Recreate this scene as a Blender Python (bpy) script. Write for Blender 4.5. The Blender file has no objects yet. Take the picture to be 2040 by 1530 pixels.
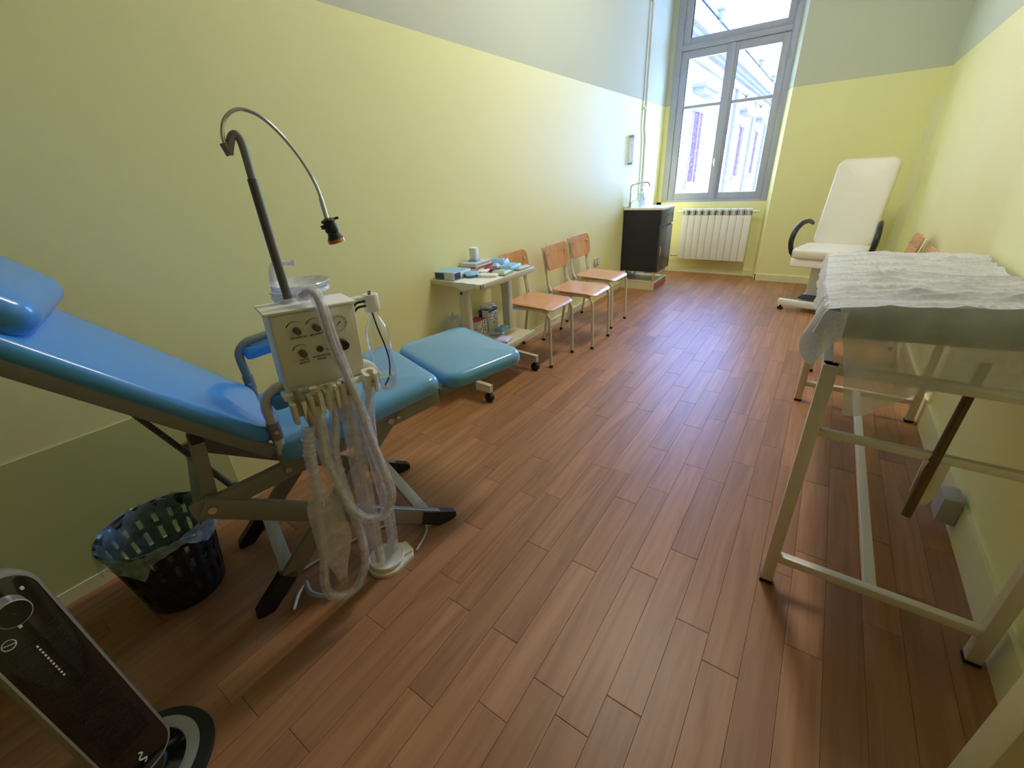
import bpy, bmesh, math, random
from mathutils import Vector, Matrix, noise
random.seed(7)
PI = math.pi
SC = bpy.context.scene
COL = SC.collection

# ------------------------------------------------------------------ camera
def make_camera():
    yaw, pitch, roll, fpx = -0.627547, -0.452149, -0.0557623, 840.30
    f = Vector((math.sin(yaw)*math.cos(pitch), math.cos(yaw)*math.cos(pitch), math.sin(pitch)))
    r = Vector((math.cos(yaw), -math.sin(yaw), 0))
    u = r.cross(f)
    r2 = math.cos(roll)*r + math.sin(roll)*u
    u2 = -math.sin(roll)*r + math.cos(roll)*u
    cd = bpy.data.cameras.new('camera')
    cd.sensor_fit = 'HORIZONTAL'; cd.sensor_width = 36.0
    cd.lens = fpx/2040.0*36.0
    cd.clip_start = 0.02; cd.clip_end = 300
    co = bpy.data.objects.new('camera', cd); COL.objects.link(co)
    m = Matrix((r2, u2, -f)).transposed().to_4x4()
    m.translation = Vector((1.92, 0.0, 1.27))
    co.matrix_world = m
    SC.camera = co
make_camera()

# ------------------------------------------------------------------ world, sun, exposure
SKY_COL = (0.17, 0.35, 1.0)
SKY_STR = 12.5
SUN_STR = 13.0
EXPOSURE = 1.32
w = bpy.data.worlds.new('world'); SC.world = w; w.use_nodes = True
nt = w.node_tree; nt.nodes.clear()
wo = nt.nodes.new('ShaderNodeOutputWorld'); bg = nt.nodes.new('ShaderNodeBackground')
tc = nt.nodes.new('ShaderNodeTexCoord'); sx = nt.nodes.new('ShaderNodeSeparateXYZ')
cr = nt.nodes.new('ShaderNodeValToRGB')
cr.color_ramp.elements[0].position = 0.0; cr.color_ramp.elements[0].color = (0.27, 0.47, 1.0, 1)
cr.color_ramp.elements[1].position = 0.7; cr.color_ramp.elements[1].color = (*SKY_COL, 1)
nt.links.new(tc.outputs['Generated'], sx.inputs[0]); nt.links.new(sx.outputs['Z'], cr.inputs[0])
nt.links.new(cr.outputs[0], bg.inputs[0]); bg.inputs[1].default_value = SKY_STR
nt.links.new(bg.outputs[0], wo.inputs[0])

sd = bpy.data.lights.new('sun', 'SUN'); sd.energy = SUN_STR; sd.angle = 0.009; sd.color = (1.0, 0.95, 0.88)
so = bpy.data.objects.new('sun', sd); COL.objects.link(so)
so.rotation_euler = Vector((-1.25, -1.0, -2.07)).to_track_quat('-Z', 'Y').to_euler()
so.location = (6, 9, 9)

# portal: only guides sampling of the sky through the window opening
pd = bpy.data.lights.new('window_portal', 'AREA'); pd.shape = 'RECTANGLE'; pd.size = 1.2; pd.size_y = 2.24
pd.cycles.is_portal = True
po = bpy.data.objects.new('window_portal', pd); COL.objects.link(po)
po.location = (0.68, 6.30, 2.02); po.rotation_euler = (-PI/2, 0, 0)

SC.view_settings.view_transform = 'Standard'; SC.view_settings.look = 'None'
SC.view_settings.exposure = EXPOSURE; SC.view_settings.gamma = 1.0
SC.view_settings.use_curve_mapping = False
SC.cycles.max_bounces = 14; SC.cycles.diffuse_bounces = 9; SC.cycles.transparent_max_bounces = 24
SC.cycles.transmission_bounces = 10; SC.cycles.glossy_bounces = 5
SC.cycles.use_denoising = True
SC.cycles.sample_clamp_indirect = 12.0
SC.cycles.caustics_reflective = False; SC.cycles.caustics_refractive = False

# ------------------------------------------------------------------ materials
MATS = {}
def new_mat(name):
    m = bpy.data.materials.new(name); m.use_nodes = True
    nt = m.node_tree; b = nt.nodes['Principled BSDF']
    MATS[name] = m
    return m, nt, b
def P(name, col, rough=0.5, metal=0.0, var=0.08, scale=25, bump=0.0, bscale=180, coat=0.0, spec=0.5, sheen=0.0):
    m, nt, b = new_mat(name)
    t = nt.nodes.new('ShaderNodeTexCoord')
    n = nt.nodes.new('ShaderNodeTexNoise'); n.inputs['Scale'].default_value = scale; n.inputs['Detail'].default_value = 4
    nt.links.new(t.outputs['Object'], n.inputs['Vector'])
    mx = nt.nodes.new('ShaderNodeMix'); mx.data_type = 'RGBA'
    mx.inputs['A'].default_value = (*[c*(1-var) for c in col], 1)
    mx.inputs['B'].default_value = (*[min(1, c*(1+var)) for c in col], 1)
    nt.links.new(n.outputs['Fac'], mx.inputs['Factor'])
    nt.links.new(mx.outputs['Result'], b.inputs['Base Color'])
    b.inputs['Roughness'].default_value = rough; b.inputs['Metallic'].default_value = metal
    b.inputs['Specular IOR Level'].default_value = spec
    b.inputs['Coat Weight'].default_value = coat; b.inputs['Coat Roughness'].default_value = 0.08
    if bump > 0:
        n2 = nt.nodes.new('ShaderNodeTexNoise'); n2.inputs['Scale'].default_value = bscale; n2.inputs['Detail'].default_value = 3
        nt.links.new(t.outputs['Object'], n2.inputs['Vector'])
        bp = nt.nodes.new('ShaderNodeBump'); bp.inputs['Strength'].default_value = bump; bp.inputs['Distance'].default_value = 0.002
        nt.links.new(n2.outputs['Fac'], bp.inputs['Height']); nt.links.new(bp.outputs['Normal'], b.inputs['Normal'])
    return m
def clear_mat(name, col, transp, rough=0.12, wave=0.0, wscale=40, spec=0.6, transluc=0.0):
    """thin see-through film: part transparent, part lit plastic"""
    m, nt, b = new_mat(name)
    out = nt.nodes['Material Output']
    b.inputs['Base Color'].default_value = (*col, 1); b.inputs['Roughness'].default_value = rough
    b.inputs['Specular IOR Level'].default_value = spec
    tr = nt.nodes.new('ShaderNodeBsdfTransparent')
    mx = nt.nodes.new('ShaderNodeMixShader'); mx.inputs[0].default_value = transp
    front = b.outputs[0]
    if transluc > 0:
        tl = nt.nodes.new('ShaderNodeBsdfTranslucent'); tl.inputs[0].default_value = (*col, 1)
        m2 = nt.nodes.new('ShaderNodeMixShader'); m2.inputs[0].default_value = transluc
        nt.links.new(front, m2.inputs[1]); nt.links.new(tl.outputs[0], m2.inputs[2]); front = m2.outputs[0]
    nt.links.new(front, mx.inputs[1]); nt.links.new(tr.outputs[0], mx.inputs[2])
    t = nt.nodes.new('ShaderNodeTexCoord')
    n = nt.nodes.new('ShaderNodeTexNoise'); n.inputs['Scale'].default_value = wscale; n.inputs['Detail'].default_value = 3
    nt.links.new(t.outputs['Object'], n.inputs['Vector'])
    mr = nt.nodes.new('ShaderNodeMapRange')
    mr.inputs['From Min'].default_value = 0.3; mr.inputs['From Max'].default_value = 0.7
    mr.inputs['To Min'].default_value = max(0, transp-0.12); mr.inputs['To Max'].default_value = min(1, transp+0.12)
    nt.links.new(n.outputs['Fac'], mr.inputs['Value']); nt.links.new(mr.outputs[0], mx.inputs[0])
    if wave > 0:
        bp = nt.nodes.new('ShaderNodeBump'); bp.inputs['Strength'].default_value = wave; bp.inputs['Distance'].default_value = 0.004
        nt.links.new(n.outputs['Fac'], bp.inputs['Height']); nt.links.new(bp.outputs['Normal'], b.inputs['Normal'])
    nt.links.new(mx.outputs[0], out.inputs['Surface'])
    return m

def wall_material():
    m, nt, b = new_mat('wall_paint')
    g = nt.nodes.new('ShaderNodeNewGeometry'); s = nt.nodes.new('ShaderNodeSeparateXYZ')
    nt.links.new(g.outputs['Position'], s.inputs[0])
    n = nt.nodes.new('ShaderNodeTexNoise'); n.inputs['Scale'].default_value = 1.6; n.inputs['Detail'].default_value = 5
    nt.links.new(g.outputs['Position'], n.inputs['Vector'])
    st = nt.nodes.new('ShaderNodeMath'); st.operation = 'GREATER_THAN'; st.inputs[1].default_value = 1.972
    nt.links.new(s.outputs['Z'], st.inputs[0])
    def pair(c, v):
        mx = nt.nodes.new('ShaderNodeMix'); mx.data_type = 'RGBA'
        mx.inputs['A'].default_value = (*[k*(1-v) for k in c], 1); mx.inputs['B'].default_value = (*[k*(1+v) for k in c], 1)
        nt.links.new(n.outputs['Fac'], mx.inputs['Factor']); return mx
    lo = pair((0.83, 0.82, 0.44), 0.03); hi = pair((0.56, 0.60, 0.50), 0.02)
    mx = nt.nodes.new('ShaderNodeMix'); mx.data_type = 'RGBA'
    nt.links.new(st.outputs[0], mx.inputs['Factor'])
    nt.links.new(lo.outputs['Result'], mx.inputs['A']); nt.links.new(hi.outputs['Result'], mx.inputs['B'])
    nt.links.new(mx.outputs['Result'], b.inputs['Base Color'])
    mr = nt.nodes.new('ShaderNodeMapRange'); mr.inputs['To Min'].default_value = 0.50; mr.inputs['To Max'].default_value = 0.85
    nt.links.new(st.outputs[0], mr.inputs['Value']); nt.links.new(mr.outputs[0], b.inputs['Roughness'])
    b.inputs['Specular IOR Level'].default_value = 0.3
    n2 = nt.nodes.new('ShaderNodeTexNoise'); n2.inputs['Scale'].default_value = 9; n2.inputs['Detail'].default_value = 6
    nt.links.new(g.outputs['Position'], n2.inputs['Vector'])
    bp = nt.nodes.new('ShaderNodeBump'); bp.inputs['Strength'].default_value = 0.10; bp.inputs['Distance'].default_value = 0.01
    nt.links.new(n2.outputs['Fac'], bp.inputs['Height']); nt.links.new(bp.outputs['Normal'], b.inputs['Normal'])
    return m
def plank_material():
    m, nt, b = new_mat('laminate_plank')
    g = nt.nodes.new('ShaderNodeNewGeometry'); oi = nt.nodes.new('ShaderNodeObjectInfo')
    mp = nt.nodes.new('ShaderNodeMapping'); mp.inputs['Scale'].default_value = (26, 1.6, 1)
    ad = nt.nodes.new('ShaderNodeVectorMath'); ad.operation = 'ADD'
    cx = nt.nodes.new('ShaderNodeCombineXYZ')
    mu = nt.nodes.new('ShaderNodeMath'); mu.operation = 'MULTIPLY'; mu.inputs[1].default_value = 37.0
    nt.links.new(oi.outputs['Random'], mu.inputs[0]); nt.links.new(mu.outputs[0], cx.inputs['Y']); nt.links.new(mu.outputs[0], cx.inputs['Z'])
    nt.links.new(g.outputs['Position'], ad.inputs[0]); nt.links.new(cx.outputs[0], ad.inputs[1])
    nt.links.new(ad.outputs[0], mp.inputs['Vector'])
    n = nt.nodes.new('ShaderNodeTexNoise'); n.inputs['Scale'].default_value = 1.0; n.inputs['Detail'].default_value = 7
    n.inputs['Distortion'].default_value = 1.2
    nt.links.new(mp.outputs[0], n.inputs['Vector'])
    r = nt.nodes.new('ShaderNodeValToRGB')
    r.color_ramp.elements[0].position = 0.28; r.color_ramp.elements[0].color = (0.27, 0.118, 0.050, 1)
    r.color_ramp.elements[1].position = 0.72; r.color_ramp.elements[1].color = (0.41, 0.200, 0.095, 1)
    nt.links.new(n.outputs['Fac'], r.inputs[0])
    hs = nt.nodes.new('ShaderNodeHueSaturation')
    mr = nt.nodes.new('ShaderNodeMapRange'); mr.inputs['To Min'].default_value = 0.84; mr.inputs['To Max'].default_value = 1.15
    nt.links.new(oi.outputs['Random'], mr.inputs['Value']); nt.links.new(mr.outputs[0], hs.inputs['Value'])
    nt.links.new(r.outputs[0], hs.inputs['Color']); nt.links.new(hs.outputs[0], b.inputs['Base Color'])
    b.inputs['Roughness'].default_value = 0.42; b.inputs['Specular IOR Level'].default_value = 0.48
    bp = nt.nodes.new('ShaderNodeBump'); bp.inputs['Strength'].default_value = 0.04; bp.inputs['Distance'].default_value = 0.001
    nt.links.new(n.outputs['Fac'], bp.inputs['Height']); nt.links.new(bp.outputs['Normal'], b.inputs['Normal'])
    return m
def ply_material(name, c0, c1, rough=0.3):
    m, nt, b = new_mat(name)
    t = nt.nodes.new('ShaderNodeTexCoord'); mp = nt.nodes.new('ShaderNodeMapping'); mp.inputs['Scale'].default_value = (3, 60, 3)
    nt.links.new(t.outputs['Object'], mp.inputs['Vector'])
    n = nt.nodes.new('ShaderNodeTexNoise'); n.inputs['Scale'].default_value = 1.3; n.inputs['Detail'].default_value = 5
    nt.links.new(mp.outputs[0], n.inputs['Vector'])
    r = nt.nodes.new('ShaderNodeValToRGB')
    r.color_ramp.elements[0].position = 0.3; r.color_ramp.elements[0].color = (*c0, 1)
    r.color_ramp.elements[1].position = 0.7; r.color_ramp.elements[1].color = (*c1, 1)
    nt.links.new(n.outputs['Fac'], r.inputs[0]); nt.links.new(r.outputs[0], b.inputs['Base Color'])
    b.inputs['Roughness'].default_value = rough
    return m
wall_material(); plank_material()
ply_material('plywood', (0.50, 0.235, 0.09), (0.66, 0.35, 0.155), 0.28)
P('trim_paint', (0.79, 0.78, 0.50), 0.4, var=0.05)
P('panel_paint', (0.55, 0.60, 0.28), 0.5, var=0.06, scale=4)
P('ceiling_paint', (0.88, 0.87, 0.80), 0.9, var=0.02)
P('subfloor', (0.10, 0.06, 0.04), 0.8)
P('window_flare_paint', (0.40, 0.43, 0.54), 0.45, var=0.05, bump=0.1, bscale=60)  # frame grey with the blue tint of window flare put into the colour
P('radiator_white', (0.86, 0.86, 0.84), 0.35, var=0.02)
P('grille_dark', (0.16, 0.17, 0.18), 0.5)
P('chrome', (0.78, 0.78, 0.80), 0.16, 1.0, var=0.03)
P('brass', (0.55, 0.42, 0.20), 0.3, 1.0)
P('grey_tube', (0.40, 0.39, 0.36), 0.42, 0.35, var=0.05)
P('dark_steel', (0.13, 0.125, 0.115), 0.38, 0.5, var=0.08)
P('chair_tube', (0.66, 0.62, 0.54), 0.35, 0.1, var=0.04)
P('black_plastic', (0.012, 0.012, 0.013), 0.4, var=0.2)
P('black_gloss', (0.006, 0.006, 0.008), 0.08, var=0.2, coat=0.6)
P('black_rubber', (0.016, 0.016, 0.018), 0.7)
P('blue_vinyl', (0.06, 0.30, 0.72), 0.26, var=0.06, scale=6, bump=0.04, bscale=90, coat=0.4)
P('blue_vinyl_film', (0.13, 0.38, 0.68), 0.26, var=0.08, scale=6, bump=0.05, bscale=60, coat=0.5)
P('frame_grey', (0.23, 0.235, 0.235), 0.45, 0.05, var=0.06)
P('frame_olive', (0.25, 0.24, 0.21), 0.42, 0.1, var=0.06)
P('unit_cream', (0.84, 0.83, 0.79), 0.42, var=0.03)
P('unit_panel', (0.74, 0.71, 0.64), 0.5, var=0.04)
P('white_plastic', (0.82, 0.82, 0.80), 0.32, var=0.03)
P('ivory_plastic', (0.78, 0.75, 0.63), 0.38, var=0.04)
P('print_black', (0.02, 0.02, 0.02), 0.6)
P('print_white', (0.75, 0.75, 0.75), 0.6)
P('gauge_face', (0.70, 0.68, 0.60), 0.35)
P('red_plastic', (0.45, 0.03, 0.03), 0.3)
P('copper_lens', (0.62, 0.26, 0.10), 0.2, 0.7)
P('hose_grey', (0.58, 0.58, 0.62), 0.3)
P('hose_black', (0.02, 0.02, 0.022), 0.35)
P('blue_tube', (0.01, 0.025, 0.20), 0.3)
P('water_blue', (0.08, 0.35, 0.80), 0.15)
clear_mat('clear_sleeve', (0.86, 0.86, 0.96), 0.66, 0.10, wave=0.10, wscale=30, spec=1.0)
clear_mat('clear_hose', (0.86, 0.87, 0.94), 0.42, 0.10, wave=0.1, wscale=60, spec=0.9)
clear_mat('film', (0.80, 0.84, 0.90), 0.40, 0.16, wave=0.4, wscale=30, spec=0.9)
clear_mat('bin_film', (0.46, 0.66, 0.70), 0.60, 0.12, wave=0.5, wscale=30, spec=0.9)
clear_mat('couch_paper', (0.74, 0.76, 0.83), 0.08, 0.7, wave=0.0, wscale=120, spec=0.2, transluc=0.2)
clear_mat('couch_paper_hang', (0.80, 0.82, 0.80), 0.28, 0.7, wave=0.0, wscale=14, spec=0.2, transluc=0.45)
clear_mat('glass_pane', (0.9, 0.95, 1.0), 0.965, 0.02, spec=1.0)
m_, nt_, b_0 = new_mat('clear_bottle')
nt_.nodes.remove(b_0)
fr_ = nt_.nodes.new('ShaderNodeLayerWeight'); fr_.inputs['Blend'].default_value = 0.22
gl_ = nt_.nodes.new('ShaderNodeBsdfGlossy'); gl_.inputs['Roughness'].default_value = 0.04; gl_.inputs[0].default_value = (0.95, 0.97, 1, 1)
tp0 = nt_.nodes.new('ShaderNodeBsdfTransparent'); tp0.inputs[0].default_value = (0.93, 0.95, 0.96, 1)
mx_ = nt_.nodes.new('ShaderNodeMixShader'); nt_.links.new(fr_.outputs['Facing'], mx_.inputs[0])
nt_.links.new(tp0.outputs[0], mx_.inputs[1]); nt_.links.new(gl_.outputs[0], mx_.inputs[2])
nt_.links.new(mx_.outputs[0], nt_.nodes['Material Output'].inputs['Surface'])
P('sheet_white', (0.80, 0.82, 0.80), 0.6, var=0.03)
P('couch_vinyl', (0.035, 0.075, 0.035), 0.45)
P('couch_metal', (0.76, 0.70, 0.60), 0.4, 0.1, var=0.07, scale=12)
P('rod_brown', (0.13, 0.075, 0.035), 0.5, 0.4, var=0.25, scale=60)
P('white_vinyl', (0.78, 0.76, 0.70), 0.4, var=0.02, bump=0.06, bscale=60)
P('cabinet_black', (0.012, 0.013, 0.026), 0.35, var=0.1)
P('cabinet_front', (0.06, 0.062, 0.075), 0.22, var=0.1)
P('plinth_tile', (0.36, 0.12, 0.06), 0.4, var=0.2, scale=15)
P('plinth_plaster', (0.66, 0.62, 0.40), 0.6)
P('socket_grey', (0.42, 0.41, 0.42), 0.4)
P('socket_dark', (0.10, 0.09, 0.11), 0.4)
P('silver_plastic', (0.42, 0.43, 0.46), 0.3, 0.5, var=0.04)
P('box_white', (0.80, 0.80, 0.77), 0.5, var=0.03)
P('box_red', (0.55, 0.10, 0.07), 0.5)
P('box_green', (0.015, 0.09, 0.075), 0.5)
P('box_blue', (0.03, 0.07, 0.20), 0.45)
P('pack_blue', (0.25, 0.52, 0.80), 0.35, var=0.15, scale=18)
P('pack_green', (0.45, 0.56, 0.42), 0.4, var=0.15, scale=18)
P('pack_grey', (0.55, 0.58, 0.60), 0.4, var=0.15, scale=18)
P('pack_lilac', (0.62, 0.56, 0.78), 0.4, var=0.1, scale=18)
P('pack_orange', (0.75, 0.50, 0.28), 0.5)
P('book_red', (0.26, 0.02, 0.025), 0.5)
P('trolley_metal', (0.66, 0.65, 0.58), 0.35, 0.15, var=0.05)
P('trolley_board', (0.62, 0.58, 0.44), 0.45, var=0.06)
P('facade', (0.50, 0.43, 0.42), 0.85, var=0.06, scale=2)
P('facade_stone', (0.11, 0.10, 0.13), 0.95, var=0.08, scale=3)
P('facade_window', (0.04, 0.018, 0.04), 0.95, spec=0.05)
P('roof_metal', (0.02, 0.035, 0.06), 0.95, spec=0.05)
P('pavement', (0.45, 0.44, 0.42), 0.9)
P('door_cream', (0.62, 0.58, 0.40), 0.45, var=0.05)
P('door_olive', (0.36, 0.34, 0.17), 0.5, var=0.05)
P('pipe_paint', (0.68, 0.70, 0.62), 0.4)
P('film_blue', (0.20, 0.40, 0.70), 0.3)

# ------------------------------------------------------------------ mesh helpers
def rrect(hx, hy, r, n=5):
    r = max(1e-4, min(r, hx*0.999, hy*0.999)); pts = []
    for cx, cy, a0 in ((hx-r, hy-r, 0), (-hx+r, hy-r, PI/2), (-hx+r, -hy+r, PI), (hx-r, -hy+r, 1.5*PI)):
        for k in range(n+1):
            a = a0 + k/n*PI/2
            pts.append((cx+r*math.cos(a), cy+r*math.sin(a)))
    return pts
def catmull(pts, n=6):
    P_ = [Vector(p) for p in pts]; out = []
    for i in range(len(P_)-1):
        p0 = P_[max(i-1, 0)]; p1 = P_[i]; p2 = P_[i+1]; p3 = P_[min(i+2, len(P_)-1)]
        for k in range(n):
            t = k/n
            out.append(0.5*((2*p1) + (-p0+p2)*t + (2*p0-5*p1+4*p2-p3)*t*t + (-p0+3*p1-3*p2+p3)*t**3))
    out.append(P_[-1]); return out
class MB:
    def __init__(s): s.v = []; s.f = []
    def add(s, vs, fs, M=None):
        o = len(s.v)
        s.v += [tuple(M @ Vector(p)) if M else tuple(p) for p in vs]
        s.f += [tuple(i+o for i in f) for f in fs]
        return s
    def box(s, x0, x1, y0, y1, z0, z1, M=None, b=0.0):
        if b > 0:
            return s.rpad((x1-x0)/2, (y1-y0)/2, b, [(b, z0), (b*0.3, z0+b*0.3), (0, z0+b), (0, z1-b), (b*0.3, z1-b*0.3), (b, z1)],
                          (M or Matrix()) @ Matrix.Translation(((x0+x1)/2, (y0+y1)/2, 0)), n=2)
        vs = [(x, y, z) for z in (z0, z1) for y in (y0, y1) for x in (x0, x1)]
        return s.add(vs, [(0,2,3,1), (4,5,7,6), (0,1,5,4), (2,6,7,3), (0,4,6,2), (1,3,7,5)], M)
    def rpad(s, hx, hy, r, layers, M=None, n=5, zf=None):
        vs = []; fs = []; m = 4*(n+1)
        for ins, z in layers:
            for x, y in rrect(max(hx-ins, 1e-3), max(hy-ins, 1e-3), max(r-ins, 0.0008), n):
                vs.append((x, y, z + (zf(x, y) if zf else 0)))
        for k in range(len(layers)-1):
            for i in range(m):
                j = (i+1) % m; fs.append((k*m+i, k*m+j, (k+1)*m+j, (k+1)*m+i))
        fs.append(tuple(range(m-1, -1, -1))); fs.append(tuple(range((len(layers)-1)*m, len(layers)*m)))
        return s.add(vs, fs, M)
    def tube(s, pts, r, n=10, caps=True, smooth=0, squash=None):
        if smooth: pts = catmull(pts, smooth)
        pts = [Vector(p) for p in pts]; N = len(pts)
        rr = r if hasattr(r, '__len__') else [r]*N
        if len(rr) != N: rr = [rr[min(len(rr)-1, int(i*(len(rr)-1)/(N-1)))]*(1-((i*(len(rr)-1)/(N-1)) % 1)) + rr[min(len(rr)-1, int(i*(len(rr)-1)/(N-1))+1)]*((i*(len(rr)-1)/(N-1)) % 1) for i in range(N)]
        vs = []; fs = []; prev = None
        for i, p in enumerate(pts):
            d = (pts[min(i+1, N-1)] - pts[max(i-1, 0)]).normalized()
            if prev is None:
                a = Vector((0, 0, 1)) if abs(d.z) < 0.9 else Vector((1, 0, 0))
                e1 = d.cross(a).normalized()
            else:
                e1 = (prev - d*prev.dot(d)).normalized()
            prev = e1; e2 = d.cross(e1)
            for k in range(n):
                a = 2*PI*k/n
                vs.append(p + e1*math.cos(a)*rr[i] + e2*math.sin(a)*rr[i]*(squash or 1))
        for i in range(N-1):
            for k in range(n):
                j = (k+1) % n; fs.append((i*n+k, i*n+j, (i+1)*n+j, (i+1)*n+k))
        if caps: fs.append(tuple(range(n-1, -1, -1))); fs.append(tuple(range((N-1)*n, N*n)))
        return s.add(vs, fs)
    def bar(s, p, q, wdt, hgt, up=(0, 0, 1), b=0.0):
        p = Vector(p); q = Vector(q); d = (q-p); L = d.length; d.normalize()
        y = Vector(up).cross(d).normalized(); z = d.cross(y)
        M = Matrix((d, y, z)).transposed().to_4x4(); M.translation = p
        return s.box(0, L, -wdt/2, wdt/2, -hgt/2, hgt/2, M, b)
    def lathe(s, prof, n=24, M=None, caps=True):
        vs = []; fs = []
        for r, z in prof:
            for k in range(n): vs.append((r*math.cos(2*PI*k/n), r*math.sin(2*PI*k/n), z))
        for i in range(len(prof)-1):
            for k in range(n):
                j = (k+1) % n; fs.append((i*n+k, i*n+j, (i+1)*n+j, (i+1)*n+k))
        if caps: fs.append(tuple(range(n-1, -1, -1))); fs.append(tuple(range((len(prof)-1)*n, len(prof)*n)))
        return s.add(vs, fs, M)
    def cyl(s, p, q, r, n=16, r2=None):
        p = Vector(p); q = Vector(q)
        return s.tube([p, q], [r, r if r2 is None else r2], n)
    def grid(s, fn, nu, nv, closed_u=False):
        vs = [fn(i/(nu-1) if not closed_u else i/nu, j/(nv-1)) for j in range(nv) for i in range(nu)]
        fs = []
        for j in range(nv-1):
            for i in range(nu if closed_u else nu-1):
                k = (i+1) % nu; fs.append((j*nu+i, j*nu+k, (j+1)*nu+k, (j+1)*nu+i))
        return s.add(vs, fs)
    def prism(s, poly, z0, z1, M=None):
        n = len(poly); vs = [(x, y, z0) for x, y in poly] + [(x, y, z1) for x, y in poly]
        fs = [(i, (i+1) % n, n+(i+1) % n, n+i) for i in range(n)] + [tuple(range(n-1, -1, -1)), tuple(range(n, 2*n))]
        return s.add(vs, fs, M)
    def blob(s, c, rx, ry, rz, amp=0.25, seed=0, freq=3.0, n=14, rot=0.0, flat=True):
        c = Vector(c); vs = []; fs = []
        R = Matrix.Rotation(rot, 3, 'Z')
        for j in range(n+1):
            th = PI*j/n
            for i in range(2*n):
                ph = 2*PI*i/(2*n)
                d = Vector((math.sin(th)*math.cos(ph), math.sin(th)*math.sin(ph), math.cos(th)))
                k = 1 + amp*noise.noise(d*freq + Vector((seed*7.3, 1.7*seed, 0))) + amp*0.6*noise.noise(d*freq*2.6 + Vector((0, seed, 5)))
                q = R @ Vector((d.x*rx*k, d.y*ry*k, d.z*rz*k))
                if flat: q.z = max(q.z, -rz*0.85)
                vs.append(c+q)
        for j in range(n):
            for i in range(2*n):
                k = (i+1) % (2*n); fs.append((j*2*n+i, (j+1)*2*n+i, (j+1)*2*n+k, j*2*n+k))
        return s.add(vs, fs)
    def mesh(s, name, smooth=True):
        me = bpy.data.meshes.new(name); me.from_pydata(s.v, [], s.f)
        bm = bmesh.new(); bm.from_mesh(me); bmesh.ops.remove_doubles(bm, verts=bm.verts, dist=1e-6)
        bmesh.ops.recalc_face_normals(bm, faces=bm.faces); bm.to_mesh(me); bm.free()
        if smooth:
            for p in me.polygons: p.use_smooth = True
            me.set_sharp_from_angle(angle=math.radians(38))
        return me
    def build(s, name, mat, parent=None, smooth=True, label=None):
        o = bpy.data.objects.new(name, s.mesh(name, smooth)); COL.objects.link(o)
        o.data.materials.append(MATS[mat])
        if parent: o.parent = parent
        if label: o['label'] = label
        return o
def tag(o, label, cat, group=None, kind=None):
    o['label'] = label; o['category'] = cat
    if group: o['group'] = group
    if kind: o['kind'] = kind
    return o
def struct(o, label=None):
    o['kind'] = 'structure'
    if label: o['label'] = label
    return o
def thing(name, label, cat, loc=(0, 0, 0), rz=0.0, group=None):
    o = bpy.data.objects.new(name, None); COL.objects.link(o); o.empty_display_size = 0.05
    o.location = loc; o.rotation_euler = (0, 0, rz)
    return tag(o, label, cat, group)
def copy_tree(o, parent=None):
    c = o.copy(); COL.objects.link(c); c.parent = parent
    for ch in list(o.children): copy_tree(ch, c)
    return c
def text_mesh(body, size, name, mat, parent, M, depth=0.0006):
    cu = bpy.data.curves.new(name, 'FONT'); cu.body = body; cu.size = size; cu.extrude = depth
    cu.align_x = 'CENTER'; cu.align_y = 'CENTER'
    to = bpy.data.objects.new(name+'_tmp', cu); COL.objects.link(to)
    bpy.context.view_layer.update()
    me = bpy.data.meshes.new_from_object(to.evaluated_get(bpy.context.evaluated_depsgraph_get()))
    bpy.data.objects.remove(to); bpy.data.curves.remove(cu)
    me.transform(M); me.materials.clear(); me.materials.append(MATS[mat])
    o = bpy.data.objects.new(name, me); COL.objects.link(o); o.parent = parent
    return o
T = Matrix.Translation
def RX(a): return Matrix.Rotation(a, 4, 'X')
def RY(a): return Matrix.Rotation(a, 4, 'Y')
def RZ(a): return Matrix.Rotation(a, 4, 'Z')

# ================================================================== THE ROOM
XR = 2.558          # right wall
YB = -3.2          # back wall
ZC = 3.9
struct(MB().box(-0.14, 0, YB, 6.75, -0.02, ZC).build('wall_left', 'wall_paint'))
struct(MB().box(XR, XR+0.12, YB, 6.75, -0.02, ZC).build('wall_right', 'wall_paint'))
struct(MB().box(-0.14, XR+0.12, YB-0.12, YB, -0.02, ZC).build('wall_back', 'door_olive'))
struct(MB().box(-0.14, XR+0.12, YB-0.12, 6.75, ZC, ZC+0.1).build('ceiling', 'ceiling_paint'))
fw = MB()
fw.prism([(1.362, 5.985), (XR+0.02, 5.985), (XR+0.02, 6.75), (1.29, 6.75), (1.29, 6.27), (1.30, 6.20)], -0.02, ZC)
fw.box(-0.02, 1.32, 6.205, 6.75, -0.02, 0.885)
fw.box(-0.02, 1.32, 6.205, 6.75, 3.14, ZC)
fw.box(-0.02, 0.06, 6.205, 6.75, 0.8, 3.2)
struct(fw.build('wall_far', 'wall_paint'))

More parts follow.
